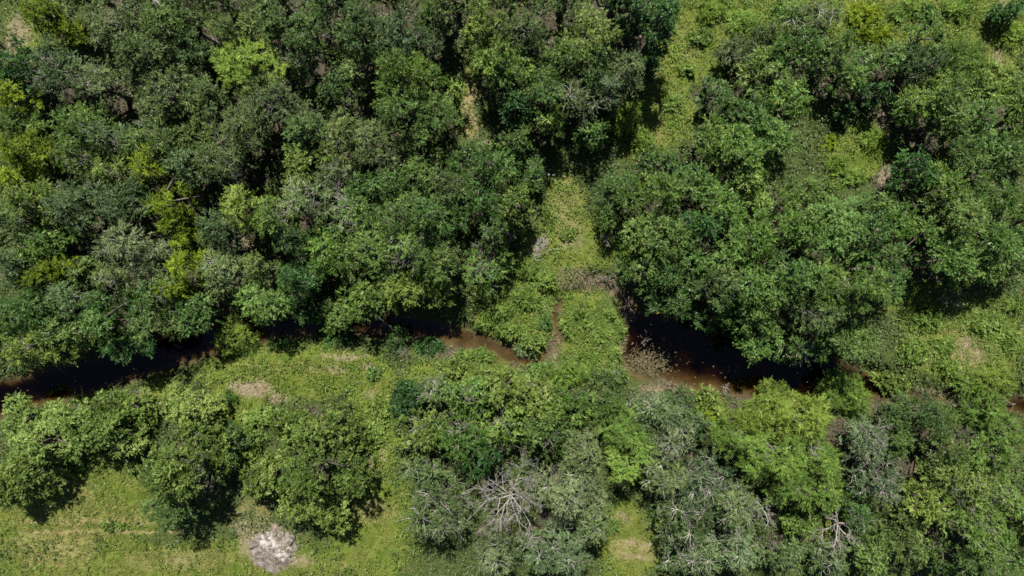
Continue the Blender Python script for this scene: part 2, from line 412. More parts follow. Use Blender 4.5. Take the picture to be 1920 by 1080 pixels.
(1290,516,60,50,8.5,'elm',0,'crown leaning towards the pool, left side of the grove'),
(1262,568,56,34,6,'elm',0,'crown hanging over the dark pool at its left end'),
(1350,540,42,46,9.5,'oak',0,'crown with brown twiggy gap in the lower grove'),
(1420,535,66,52,11,'elm',0,'pale sprayed crown in the lower middle of the grove'),
(1510,520,62,50,11.5,'elm',0,'crown with the darkest hollow beside it in the grove'),
(1600,535,66,52,11.5,'elm',1,'crown in the lower right of the grove, below the tallest one'),
(1682,522,54,42,10,'elm',0,'outermost right crown of the grove above the brushy clearing'),
(1425,588,54,44,9,'elm',0,'yellow-flecked crown over the middle of the pool'),
(1352,598,40,32,5.5,'deep',0,'shaded crown above the brown bank of the pool'),
(1450,646,52,36,9,'elm',0,'low spreading crown reaching farthest down over the pool'),
(1532,660,62,38,9.5,'elm',2,'crown over the pool with bare white twigs on its top'),
(1540,592,52,40,10.5,'grey',1,'greyish crown above the one with bare white twigs'),
(1608,636,54,42,9,'elm',0,'crown at the right end of the pool'),
# long right canopy
(1815,405,62,52,10,'elm',0,'crown in the long right canopy, left member at mid height'),
(1885,370,48,44,9.5,'elm',0,'crown at the right edge in the long canopy, above the largest'),
(1878,452,58,50,9.5,'elm',0,'largest crown at the right edge above the brushy clearing'),
(1790,478,52,40,9,'elm',0,'crown at the lower left of the long right canopy'),
(1840,508,50,28,7,'elm',0,'low crown casting shade onto the brushy clearing'),
(1905,505,26,28,7,'elm',0,'small crown at the right edge next to the shade'),
(1590,205,18,24,3,'deep',0,'thin dark tree standing in the shaded pit'),
# ---- below the creek, left
(22,790,50,36,5,'pale',0,'vine-covered tree at the left edge just under the creek'),
(112,784,50,30,5,'pale',0,'vine-draped tree right under the creek, second from the left edge'),
(158,806,66,40,6.5,'pale',0,'palest vine-draped tree with a whitish sheen, left'),
(64,836,62,42,6.5,'pale',0,'vine-draped tree left of the palest one'),
(40,890,52,48,6,'vine',0,'vine-covered tree above the long shadow at the left edge'),
(8,930,30,30,5.5,'vine',0,'lowest vine-covered tree at the left edge'),
(202,766,38,28,4,'vine',0,'low leafy bush on the south creek bank left'),
(250,768,46,48,2.6,'fresh',0,'yellow-green bush between the vine-draped trees and the dry gully'),
(222,832,36,26,3.5,'pale',0,'low bush below the dry gully'),
(352,780,60,44,6,'vine',0,'upper crown of the left meadow trees, south of the creek'),
(328,876,86,66,9.5,'vine',1,'big ragged vine-clad tree standing in the left meadow'),
(415,845,36,48,5.5,'oak',0,'bluish dark tree on the right flank of the ragged vine-clad tree'),
(322,956,66,38,7,'oak',1,'greyish lower crown under the ragged vine-clad tree'),
(585,878,100,84,9.5,'vine',0,'largest leafy bright green tree, just above the ash heap'),
(545,800,52,34,5.5,'vine',0,'bright crown on top of the largest leafy tree'),
(640,810,38,40,5.5,'vine',0,'right upper crown beside the largest leafy tree'),
(592,962,72,34,6,'vine',0,'lower crown of the leafy pair, throwing shade beside the ash heap'),
(482,905,36,40,4.5,'vine',0,'low crown at the left flank of the largest leafy tree'),
# ---- below the creek, middle
(756,752,36,38,4.5,'deep',0,'dark green pointed shrub at the left end of the middle thicket'),
(812,735,36,30,4,'silver',2,'pale twiggy shrub beside the dark green pointed one'),
(872,742,56,40,6,'elm',1,'crown near the creek with scattered white twigs, middle thicket'),
(945,730,56,40,6,'vine',0,'green crown reaching up to the brown water, middle'),
(1015,752,56,44,7,'vine',0,'green crown in the top centre of the middle thicket'),
(1082,760,44,42,6.5,'elm',0,'dull green crown right of the top centre of the thicket'),
(782,818,60,44,6.5,'vine',2,'bright crown with pale twigs at the left side of the middle thicket'),
(866,812,58,46,7.5,'elm',2,'crown crossed by thin white twigs in the middle thicket'),
(945,800,58,44,8,'elm',1,'crown at the heart of the middle thicket'),
(1030,822,62,46,8.5,'elm',1,'crown right of the heart of the thicket'),
(1096,848,48,44,8,'grey',1,'greyish crown between the thicket and the feathery bright tree'),
(1166,802,58,44,6,'mesq',0,'bright feathery tree, upper crown in the lower middle'),
(1185,862,46,50,7,'mesq',0,'bright feathery tree, lower and bigger leaf sprays, lower middle'),
(1226,772,54,38,6,'silver',1,'silvery grey crown just under the sandy bank'),
(1288,758,26,26,4.5,'grey',1,'small grey crown at the left of the green thicket by the pool'),
(1136,762,38,30,5,'elm',0,'low green crown above the bright feathery tree'),
(905,862,52,34,7,'deep',0,'dark hollow-side crown above the bleached dead tree'),
(800,882,44,32,6,'grey',2,'grey crown with white twigs at the lower left of the thicket'),
(818,962,68,62,7.5,'silver',3,'grey tree with many white forked branches, left of the bleached tree'),
(1075,928,76,56,8.5,'silver',1,'silver-grey weeping tree right of the bleached dead tree'),
(1110,980,40,48,7,'silver',1,'right flank crown of the silver-grey weeping tree'),
(1045,1032,78,44,7.5,'silver',2,'silver-grey weeping crown at the bottom edge, middle'),
(925,1040,50,40,6.5,'silver',1,'grey crown under the bleached dead tree at the bottom edge'),
# ---- below the creek, right
(1262,838,58,46,8,'silver',2,'grey oak under the silvery crown, left part of the lower right woods'),
(1300,800,40,32,6,'grey',0,'grey-green crown left of the yellow-green thicket patch'),
(1240,895,48,40,7.5,'silver',1,'grey oak right above the strip of dry grass'),
(1328,905,60,52,8.5,'silver',2,'grey-white oak with dark gaps, lower right woods'),
(1285,975,66,52,8.5,'silver',2,'large silver oak right of the dry grass strip'),
(1388,962,60,54,9,'silver',3,'silver oak whose bare limbs spread rightward'),
(1300,1052,60,36,8,'silver',2,'silver oak at the bottom edge left of the yellow gap'),
(1382,1040,44,36,7.5,'silver',1,'second silver oak at the bottom edge'),
(1330,768,34,40,3.5,'vine',0,'bright green thicket on the pool bank'),
(1322,785,20,22,3,'yellow',0,'yellow-green patch of bush within the bank thicket'),
(1445,785,62,46,7,'mesq',0,'soft feathery tree just below the pool, left of two'),
(1388,830,54,44,7,'mesq',1,'feathery tree with small bare twigs on its lower left'),
(1520,792,58,48,7,'mesq',0,'soft feathery tree just below the pool, right of two'),
(1472,745,32,24,4.5,'mesq',0,'small feathery bush at the water below the pool'),
(1460,862,66,48,8,'mesq',0,'feathery tree with deep gaps in the middle of the lower right'),
(1548,862,42,42,7,'mesq',1,'feathery tree with a white forked branch at its right'),
(1540,930,62,46,7,'olive',0,'yellow-olive feathery tree below the forked white branch'),
(1478,915,42,34,6.5,'mesq',0,'feathery crown left of the yellow-olive one'),
(1614,750,56,50,5.5,'mesq',0,'bright rounded feathery tree at the water, right'),
(1735,786,62,46,7,'oak',0,'dark blue-green crown right of the bright rounded tree'),
(1690,838,36,34,6,'oak',0,'dark crown under the dead forked tree, right'),
(1628,836,40,44,6.5,'silver',3,'grey twiggy tree below the bright rounded one'),
(1660,905,50,46,7.5,'silver',2,'grey tree with pale sprays, lower right woods'),
(1780,852,40,40,6.5,'oak',0,'dark crown left of the tree with spread white limbs'),
(1805,905,74,56,8,'olive',3,'olive tree topped by wide-spread white limbs'),
(1868,856,50,42,7,'olive',1,'olive-green crown near the right edge, above the white limbs'),
(1866,772,52,32,4,'mesq',0,'light feathery bush near the right edge just above the brown water'),
(1875,720,46,22,2,'mesq',0,'light bush on the bank at the right edge of the brushy clearing'),
(1828,722,36,20,1.8,'mesq',0,'light bush left of the bank bush at the right edge'),
(1902,812,30,34,5,'mesq',0,'feathery crown cut by the right edge in the lower half'),
(1735,948,48,40,7,'olive',1,'mottled olive crown right of the pale-sprayed grey tree'),
(1620,965,44,34,6,'elm',0,'green crown above the star-shaped white dead tree'),
(1722,1018,70,50,7.5,'oak',0,'dark bluish crown at the bottom edge, right'),
(1640,1042,52,40,6.5,'elm',1,'green crown right of the star-shaped dead tree'),
(1560,1052,42,34,5.5,'grey',2,'grey crown beside the fallen grey log'),
(1480,1052,46,34,6,'grey',1,'grey crown at the bottom edge, right of the yellow gap'),
(1838,985,66,54,8.5,'olive',2,'olive-green tree with white stems in the lower right corner'),
(1892,935,40,46,7.5,'olive',2,'dark olive tree with slanting bare stems at the right edge'),
(1880,1045,62,44,8,'olive',1,'olive-green crown in the extreme lower right corner'),
(1795,1048,40,34,7,'oak',0,'dark crown at the bottom edge left of the corner tree'),
(1510,985,30,30,5,'olive',0,'small olive crown beside the reddish dead tangle'),
]
# bare dead trees: x, y, radius px, height m, wood, levels, label
DEAD = [
(238,232,34,8.6,'PALE',4,'white dead tree with forked branches, upper left woods'),
(118,322,24,8.5,'PALE',3,'two curved white dead branches on a snag, far left woods'),
(615,375,52,10.6,'PALE',5,'long-branched bleached dead crown above the sunny canopy'),
(958,955,86,9.4,'PALE',6,'large bleached dead tree spreading bare branches, bottom middle'),
(1458,975,38,8,'PALE',5,'fan of bare pinkish dead branches in the lower right woods'),
(1602,1006,62,7.6,'PALE',5,'star-shaped white dead tree near the bottom edge, right'),
(1676,826,44,8,'PALE',5,'dense grey dead tree with a long limb reaching right'),
(1800,800,24,8.4,'PALE',4,'small white forked snag near the right side'),
(1563,862,24,8.4,'PALE',4,'small white forked snag among the feathery trees'),
(1400,866,20,8.6,'PALE',3,'low pinkish snag on the feathery tree with deep gaps'),
(900,468,40,5.6,'TWIGM',4,'grey dead twigs in the shade above the leaning tree'),
(1142,446,20,3.0,'PALE',4,'small bleached dead shrub right of the grassy gap'),
(1798,558,42,3.0,'PALE',4,'grey dead shrub with long branches lying in the brushy clearing'),
(125,492,28,5.5,'RUST',4,'grey brown dead tangle beside the lone yellow shrub'),
(1042,50,22,11,'RUST',4,'pinkish dead twig tangle near the top edge, middle'),
(1380,88,18,4.5,'PALE',3,'small curved dead twigs at the edge of the sunny lane'),
(1515,955,26,5,'RUST',4,'reddish brown dead tangle under the olive trees'),
(268,148,28,9,'PALE',4,'thin pinkish dead crown at the left of the rounded oak'),
(1570,20,20,5,'PALE',4,'upright grey dead twigs on the pale bush at the top edge'),
(805,722,22,4.8,'PALE',4,'pale dead twigs above the pale twiggy shrub'),
(318,5,20,10.5,'PALE',3,'whitish dead branch tips cut by the top edge'),
(752,664,26,3.0,'TWIGM',3,'grey dead sapling slanting over the shaded creek'),
(1215,640,16,0.6,'RUST',3,'small drowned snag in the left end of the pool'),
(1262,722,18,1.0,'RUST',3,'low brown dead twigs on the sandy pool bank'),
(1375,735,18,2.2,'PALE',3,'bare upright twigs between the pool and the feathery trees'),
]
# low shrubs of the clearings
SHRUBS = [
(1318,70,22,16,1.0,'olive','olive bush on the sunny lane below the top edge bush'),
(1262,190,20,14,.8,'olive','low olive bush in the middle of the sunny lane'),
(1200,262,26,16,1.2,'mesq','feathery bush at the lower end of the sunny lane'),
(1290,130,16,12,.8,'fresh','small leafy bush in the sunny lane beside the dark shade'),
(1092, 590, 16, 11, 0.59, 'fresh', 'bright leafy shrub at the top of the round island'),
(1062, 612, 12, 13, 0.59, 'fresh', 'leafy shrub at the left rim of the round island beside the brown rill'),
(1102, 608, 7, 9, 0.72, 'fresh', 'small upright shrub with its own shadow on the round island'),
(1140, 592, 16, 9, 0.52, 'fresh', 'low shrub at the upper right of the round island'),
(1072, 632, 11, 9, 0.52, 'fresh', 'leafy shrub lower left on the round island'),
(1128, 630, 18, 11, 0.52, 'fresh', 'pale shrub in the middle of the round island'),
(1160, 622, 13, 18, 0.59, 'fresh', 'leafy shrub on the right rim of the round island'),
(1150, 664, 14, 11, 0.59, 'fresh', 'leafy shrub low on the right of the round island'),
(1100, 670, 21, 9, 0.52, 'fresh', 'pale low shrub at the bottom of the round island'),
(1018, 605, 16, 14, 0.85, 'deep', 'round blue-green shrub left of the brown rill'),
(985, 560, 27, 21, 0.78, 'fresh', 'feathery bright mound in the middle of the bend'),
(1022, 528, 21, 19, 0.85, 'fresh', 'feathery mound above the brown rill'),
(985, 508, 24, 14, 0.91, 'fresh', 'feathery mound at the lower end of the grassy gap'),
(930, 585, 29, 16, 0.65, 'fresh', 'low green shrub on the tongue of land above the brown water'),
(960, 620, 27, 14, 0.59, 'fresh', 'leafy shrub on the tip of the tongue of land'),
(912, 608, 22, 9, 0.59, 'fresh', 'flat shrub along the upper bank of the brown water'),
(1000, 640, 21, 13, 0.59, 'fresh', 'leafy shrub by the foot of the brown rill'),
(985, 655, 22, 9, 0.45, 'silver', 'dry grey shrub at the point between the waters'),
(890, 670, 36, 13, 0.65, 'fresh', 'broad leafy shrub below the brown water'),
(850, 690, 36, 18, 1.1, 'vine', 'leafy shrub left of the broad one on the south bank'),
(800, 655, 30, 20, 1.2, 'deep', 'shaded green shrub on the creek bank'),
(1010, 700, 34, 22, 1.6, 'elm', 'green shrub where the brown water ends'),
(1070, 705, 44, 22, 1.4, 'mesq', 'pale feathery shrub below the round island'),
(1140, 708, 44, 20, 1.4, 'grey', 'grey-green shrub at the lower right of the round island'),
(1175, 450, 22, 34, 2.0, 'mesq', 'light shrub right of the grassy gap under the bleached dead shrub'),
(1180, 500, 20, 26, 1.8, 'elm', 'green shrub above the head of the pool'),
(1068, 440, 14, 10, 0.5, 'vine', 'tiny leafy clump in the lower grassy gap'),
(1030, 410, 12, 10, 0.5, 'vine', 'tiny leafy clump at the left of the grassy gap'),
(1570, 310, 20, 18, 1.0, 'lime', 'light bush at the left of the bright clearing'),
(1640, 262, 22, 20, 1.1, 'lime', 'light bush at the right of the bright clearing'),
(1560, 262, 14, 14, 0.9, 'yellow', 'yellow bush at the top left of the bright clearing'),
(1600, 330, 24, 12, 0.9, 'mesq', 'feathery bush at the bottom of the bright clearing'),
(1740, 600, 36, 24, 1.04, 'fresh', 'feathery brush at the upper left of the brushy clearing'),
(1715, 660, 29, 27, 1.04, 'fresh', 'feathery brush near the right end of the grove'),
(1770, 650, 24, 19, 0.65, 'fresh', 'light bush left of the bare patch in the brushy clearing'),
(1850, 610, 32, 19, 0.91, 'fresh', 'feathery brush in the upper right of the brushy clearing'),
(1895, 640, 22, 21, 0.78, 'fresh', 'light bush at the right edge of the brushy clearing'),
(1690, 715, 40, 26, 1.6, 'vine', 'leafy bush at the outflow of the pool'),
(1780, 690, 24, 14, 0.78, 'fresh', 'feathery bush just below the bare patch'),
(1905, 575, 18, 19, 1.04, 'fresh', 'feathery bush at the right edge under the canopy shade'),
(1330, 22, 30, 18, 1.0, 'lime', 'light bush at the top edge beside the shade on the lane'),
(1398, 40, 30, 20, 1.4, 'mesq', 'soft bush at the top edge right of the lane'),
(1480, 15, 28, 18, 1.4, 'elm', 'green bush at the top edge left of the pale leafless bush'),
(1620, 25, 36, 22, 1.2, 'yellow', 'yellow-green brush right of the pale leafless bush'),
(1640, 62, 34, 16, 1.1, 'yellow', 'yellow-green brush below the other one near the top edge'),
(1700, 18, 32, 18, 1.3, 'mesq', 'soft bush at the top edge, third from the right corner'),
(1800, 15, 40, 18, 1.3, 'mesq', 'soft bush at the top edge, second from the right corner'),
(1895, 60, 30, 22, 1.3, 'lime', 'light bush at the right edge near the top'),
(1840, 160, 20, 14, 1.0, 'silver', 'dry grey brush by the sandy strip, upper right'),
(1740, 20, 18, 12, 1.0, 'deep', 'small dark bush at the top edge'),
(455, 660, 24, 14, 0.8, 'olive', 'low olive bush right under the lone feathery tree'),
(620, 632, 40, 16, 0.9, 'deep', 'shaded leafy bush on the south bank, left of centre'),
(520, 650, 30, 16, 0.9, 'elm', 'leafy bush in tree shade on the south bank'),
(700, 700, 14, 10, 0.5, 'elm', 'small tuft by the pinkish bare strip'),
(700,818,26,28,.9,'fresh', 'yellow-green bush between the leafy tree and the thicket'),
(715, 770, 22, 20, 0.8, 'vine', 'leafy bush at the left foot of the dark pointed shrub'),
(430, 745, 14, 12, 0.6, 'elm', 'small tuft on the pinkish bare patch'),
(480,785,34,20,.9,'fresh', 'yellow-green bush above the largest leafy tree'),
(458,840,30,46,1.3,'fresh','yellow-green bush between the two meadow trees'),
(255, 878, 18, 12, 0.6, 'vine', 'small green bush at the rim of the left shadow'),
(140, 880, 20, 10, 0.6, 'olive', 'small bush at the top of the left meadow'),
(215, 985, 26, 9, 0.3, 'vine', 'low weed patch between the wheel tracks'),
(1150, 985, 12, 10, 0.5, 'olive', 'small weed clump on the dry grass strip'),
]
# ------------------------------------------------------------------ ground
OPEN = [  # sunny grass and weeds
 (120,950,220,110,1),(330,1060,420,50,1),(700,990,90,130,1),(700,780,60,120,1),(560,700,220,60,1),(440,760,70,60,1),(1180,1020,70,90,1),
 (300,740,60,50,.8),(1060,400,48,90,1),(1050,470,90,50,1),(1000,580,130,100,1),(1120,620,70,90,1),(1245,205,75,85,1),(1340,100,60,60,.9),(1200,265,50,40,.9),(1720,560,80,40,1),(480,650,90,30,.8),(1130,450,40,60,.9),(1600,320,60,30,1),(1270,120,50,60,1),(1310,40,60,60,1),
 (1450,20,150,35,1),(1680,40,220,60,1),(1860,60,80,110,1),(1610,285,65,60,1),(1820,640,130,100,1),(60,60,60,60,1),(880,700,170,35,1),(1420,20,90,60,1),(880,180,20,80,.7),(1330,770,50,40,.9),(640,950,60,60,.5),(1090,700,120,30,1),(1600,990,120,60,.5)]
BARE = [  # pinkish tan soil showing
 (478,732,48,22,1),(520,750,22,14,.8),(435,720,20,10,.8),(630,690,26,8,.8),(690,690,24,8,.9),(645,668,60,9,.75),(690,865,16,26,.8),(715,840,8,30,.6),(690,745,22,12,.6),
 (300,770,16,26,.85),(1010,460,26,20,.75),(1060,390,30,40,.45),(1075,450,30,30,.55),(1065,330,26,20,.4),(40,55,40,40,.85),(20,90,20,40,.8),(1820,655,36,34,.85),(1790,690,24,16,.7),(1855,620,30,12,.5),
 (1665,235,10,30,.9),(1660,330,12,30,.8),(1640,215,30,10,.7),(1575,205,12,20,.7),(1880,30,14,60,.7),(1870,100,16,30,.7),(1640,30,30,16,.5),(455,990,26,20,.75),(560,1050,40,20,.75),(505,1020,66,50,.8),
 (1190,1020,50,8,.85),(1180,1045,45,7,.75),(1170,970,24,20,.6),(1215,985,14,12,.7),(340,1050,40,16,.5),(700,945,30,12,.6),(1270,727,80,7,1),(1530,745,22,14,.9),(900,270,30,10,.7),(880,210,12,50,.6),(250,905,14,5,.5),
 (1160,560,30,20,.6),(470,455,30,18,.6),(365,235,14,10,.8),(1280,690,10,6,.5),(1365,630,16,10,.7),(1695,730,14,8,.8)]
DRY = [  # straw-coloured grass
 (160,978,180,7,.9),(210,997,200,6,.95),(100,1030,130,50,.55),(120,940,110,60,.45),(330,1050,140,30,.5),(480,960,60,40,.5),(1230,150,30,60,.5),(250,960,90,20,.4),(1060,400,44,80,.6),(1200,1030,80,30,.6),(700,960,60,30,.5),(1240,230,16,50,.5),(1290,80,20,60,.4),(880,200,24,80,.9),(1000,600,60,60,.35),
 (1815,650,90,60,.5),(1870,80,40,100,.5),(1660,30,100,20,.4),(180,1060,100,20,.3),(640,1060,120,20,.3),(550,690,160,20,.4),(1100,640,60,60,.3)]

def grid_axis(lo, hi, step, far):
    core = np.arange(lo, hi+1e-6, step); out = []; s = step; v = hi
    while v < far:
        s *= 1.5; v += s; out.append(v)
    left = []; s = step; v = lo
    while v > -far:
        s *= 1.5; v -= s; left.append(v)
    return np.array(left[::-1]+list(core)+out)
gx = grid_axis(-51, 51, .36, 1500); gy = grid_axis(-29.5, 29.5, .30, 1500)
X, Y = np.meshgrid(gx, gy)
Z = ground_z(X, Y)
nx, ny = len(gx), len(gy)
idx = np.arange(nx*ny).reshape(ny, nx)
F = np.stack([idx[:-1, :-1], idx[:-1, 1:], idx[1:, 1:], idx[1:, :-1]], -1).reshape(-1, 4)
gme = tri_mesh('ground', np.stack([X, Y, Z], -1).reshape(-1, 3), F, smooth=True)
cd, _ = creek_d(X, Y)
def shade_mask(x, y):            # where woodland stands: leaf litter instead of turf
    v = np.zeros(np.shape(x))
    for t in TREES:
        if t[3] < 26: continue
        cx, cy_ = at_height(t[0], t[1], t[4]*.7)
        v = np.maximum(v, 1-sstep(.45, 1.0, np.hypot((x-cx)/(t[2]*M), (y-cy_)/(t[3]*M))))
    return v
def ground_fields(x, y):
    jx = (fbm(x, y, 1.4, 31, 3)-.5)*2.2; jy = (fbm(x, y, 1.4, 47, 3)-.5)*2.0
    op = blob(x+jx, y+jy, OPEN); ba = blob(x+jx*.7, y+jy*.5, BARE); dr = blob(x+jx*.8, y+jy*.18, DRY)
    return op, ba, dr
op, ba, dr = ground_fields(X, Y)
litter = shade_mask(X, Y)
far_grass = (np.abs(X) > 52) | (np.abs(Y) > 30)
op = np.where(far_grass, .25+.5*fbm(X, Y, 9, 71, 3), op)
for n_, a in (('open', op), ('bare', ba), ('dry', dr), ('litter', litter), ('wet', 1-sstep(-.2, .9, cd))):
    at = gme.attributes.new(n_, 'FLOAT', 'POINT'); at.data.foreach_set('value', np.ascontiguousarray(a.ravel(), np.float32))
gm, t, p = new_mat('ground_soil_and_turf'); L = t.links
geo = t.nodes.new('ShaderNodeNewGeometry')
def noise(scale, detail=5, rough=.6, vec=None, dist=0):
    n = t.nodes.new('ShaderNodeTexNoise'); n.inputs['Scale'].default_value = scale; n.inputs['Detail'].default_value = detail
    n.inputs['Roughness'].default_value = rough; n.inputs['Distortion'].default_value = dist
    L.new(vec or geo.outputs['Position'], n.inputs['Vector']); return n
def attr(nm):
    a = t.nodes.new('ShaderNodeAttribute'); a.attribute_name = nm; return a.outputs['Fac']
def math_(op_, a, b=None, clamp=False):
    m = t.nodes.new('ShaderNodeMath'); m.operation = op_; m.use_clamp = clamp
    for i, v in enumerate((a, b)):
        if v is None: continue
        if hasattr(v, 'is_linked') or hasattr(v, 'links'): L.new(v, m.inputs[i])
        else: m.inputs[i].default_value = v
    return m.outputs[0]
def mixc(fac, a, b):
    m = t.nodes.new('ShaderNodeMix'); m.data_type = 'RGBA'
    L.new(fac, m.inputs[0]); L.new(a, m.inputs[6]); L.new(b, m.inputs[7]); return m.outputs[2]
def rough_edge(a, n, k=1.1, s=3.2):  # breaks a soft field up with noise
    return math_('MULTIPLY', math_('SUBTRACT', math_('ADD', a, math_('MULTIPLY', math_('SUBTRACT', n, .5), k)), .34), s, True)
n1 = noise(.9, 8, .65); n2 = noise(4.5, 6, .7); n3 = noise(16, 4, .7)
mp = t.nodes.new('ShaderNodeMapping'); mp.inputs['Scale'].default_value = (3.2, 9, 3); mp.inputs['Rotation'].default_value = (0, 0, math.radians(-28))
L.new(geo.outputs['Position'], mp.inputs['Vector']); n4 = noise(1.2, 6, .7, mp.outputs[0], .6)
turf = ramp(t, [(.30, (.050,.078,.010)), (.46, (.094,.122,.020)), (.60, (.148,.150,.038)), (.75, (.22,.19,.080))]); L.new(n4.outputs[0], turf.inputs[0])
turf2 = ramp(t, [(.35, (.050,.086,.010)), (.52, (.092,.132,.018)), (.70, (.160,.160,.044))]); L.new(n1.outputs[0], turf2.inputs[0])
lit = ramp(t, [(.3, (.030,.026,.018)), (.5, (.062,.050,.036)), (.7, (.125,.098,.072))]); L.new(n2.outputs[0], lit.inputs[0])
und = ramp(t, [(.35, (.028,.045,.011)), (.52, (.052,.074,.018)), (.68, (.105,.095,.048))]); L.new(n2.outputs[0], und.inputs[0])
soil = ramp(t, [(.30, (.120,.100,.062)), (.5, (.205,.165,.115)), (.7, (.33,.265,.20))]); L.new(n2.outputs[0], soil.inputs[0])
straw = ramp(t, [(.30, (.135,.135,.045)), (.5, (.225,.195,.085)), (.7, (.33,.270,.150))]); L.new(n4.outputs[0], straw.inputs[0])
mud = ramp(t, [(.30, (.036,.029,.014)), (.5, (.066,.047,.020)), (.7, (.115,.076,.030))]); L.new(n1.outputs[0], mud.inputs[0])
half = ramp(t, [(.42, (0,0,0)), (.58, (1,1,1))]); L.new(noise(.35, 6, .7).outputs[0], half.inputs[0])
c = mixc(half.outputs[0], turf.outputs[0], turf2.outputs[0])
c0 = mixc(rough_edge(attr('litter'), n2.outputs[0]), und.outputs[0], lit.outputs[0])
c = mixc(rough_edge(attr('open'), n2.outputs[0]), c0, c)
c = mixc(rough_edge(attr('dry'), n4.outputs[0], 1.5, 2.2), c, straw.outputs[0])
c = mixc(rough_edge(attr('bare'), n2.outputs[0], 1.9, 1.5), c, soil.outputs[0])
c = mixc(attr('wet'), c, mud.outputs[0])
L.new(c, p.inputs['Base Color']); p.inputs['Roughness'].default_value = .95; p.inputs['Specular IOR Level'].default_value = .15
bp = t.nodes.new('ShaderNodeBump'); bp.inputs['Strength'].default_value = .6; bp.inputs['Distance'].default_value = .12
L.new(math_('ADD', n3.outputs[0], n2.outputs[0]), bp.inputs['Height']); L.new(bp.outputs[0], p.inputs['Normal'])
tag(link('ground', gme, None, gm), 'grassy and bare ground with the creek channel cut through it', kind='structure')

# water: a slab with its real surface and a brown absorbing body
wm, t, p = new_mat('creek_water'); L = t.links
t.nodes.remove(p)
tr = t.nodes.new('ShaderNodeBsdfTransparent'); tr.inputs[0].default_value = (.92, .90, .86, 1)
gl = t.nodes.new('ShaderNodeBsdfGlossy'); gl.inputs['Roughness'].default_value = .02; gl.inputs['Color'].default_value = (1, 1, 1, 1)
fr = t.nodes.new('ShaderNodeFresnel'); fr.inputs['IOR'].default_value = 1.33
n_ = t.nodes.new('ShaderNodeTexNoise'); n_.inputs['Scale'].default_value = 2.2; n_.inputs['Detail'].default_value = 4
geo = t.nodes.new('ShaderNodeNewGeometry'); L.new(geo.outputs['Position'], n_.inputs['Vector'])
b_ = t.nodes.new('ShaderNodeBump'); b_.inputs['Strength'].default_value = .10; b_.inputs['Distance'].default_value = .05
L.new(n_.outputs[0], b_.inputs['Height']); L.new(b_.outputs[0], gl.inputs['Normal']); L.new(b_.outputs[0], fr.inputs['Normal'])
mx = t.nodes.new('ShaderNodeMixShader'); L.new(fr.outputs[0], mx.inputs[0]); L.new(tr.outputs[0], mx.inputs[1]); L.new(gl.outputs[0], mx.inputs[2])
L.new(mx.outputs[0], t.nodes['Material Output'].inputs[0])
va = t.nodes.new('ShaderNodeVolumeAbsorption'); va.inputs['Color'].default_value = (.64, .53, .32, 1); va.inputs['Density'].default_value = 3.6
L.new(va.outputs[0], t.nodes['Material Output'].inputs['Volume'])
x0, x1, y0, y1, z0, z1 = -90, 90, -25, 6, -4, WATER_Z
V = np.array([(x, y, z) for z in (z0, z1) for x, y in ((x0, y0), (x1, y0), (x1, y1), (x0, y1))], float)
F = np.array([(3, 2, 1, 0), (4, 5, 6, 7), (0, 1, 5, 4), (1, 2, 6, 5), (2, 3, 7, 6), (3, 0, 4, 7)])
tag(link('creek_water', tri_mesh('creek_water', V, F), None, wm), 'dark brown still water of the creek and its pool', kind='structure')

# ------------------------------------------------------------------ trees
SP = {  # leaf length, width, leaves per sprig, sprig length, tufts per m2, lobe size, spread of sprigs, droop
 'oak':    dict(l=0.153, w=0.072, n=9, s=.42, d=3.71, lobe=1.08, sp=.85, dr=.10),
 'grey':   dict(l=0.153, w=0.065, n=9, s=.48, d=3.71, lobe=1.0, sp=.7, dr=.10),
 'elm':    dict(l=0.150, w=0.076, n=10, s=.52, d=3.58, lobe=1.2, sp=.65, dr=.20),
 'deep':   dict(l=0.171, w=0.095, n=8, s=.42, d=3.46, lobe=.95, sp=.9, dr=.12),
 'mesq':   dict(l=0.216, w=0.038, n=14, s=.55, d=3.46, lobe=.95, sp=.75, dr=.14),
 'lime':   dict(l=0.216, w=0.046, n=13, s=.52, d=3.46, lobe=.95, sp=.7, dr=.12),
 'yellow': dict(l=0.180, w=0.061, n=11, s=.45, d=3.20, lobe=.85, sp=.8, dr=.12),
 'olive':  dict(l=0.180, w=0.072, n=9, s=.52, d=3.20, lobe=.9, sp=.75, dr=.18),
 'vine':   dict(l=0.153, w=0.095, n=10, s=.44, d=4.10, lobe=.8, sp=.85, dr=.26),
 'pale':   dict(l=0.153, w=0.087, n=10, s=.44, d=4.10, lobe=.8, sp=.85, dr=.26),
 'fresh':  dict(l=0.153, w=0.084, n=9, s=.36, d=3.58, lobe=.75, sp=.9, dr=.15),
 'silver': dict(l=0.171, w=0.053, n=11, s=.62, d=3.20, lobe=1.05, sp=.6, dr=.14),
}
DENS = 1.34
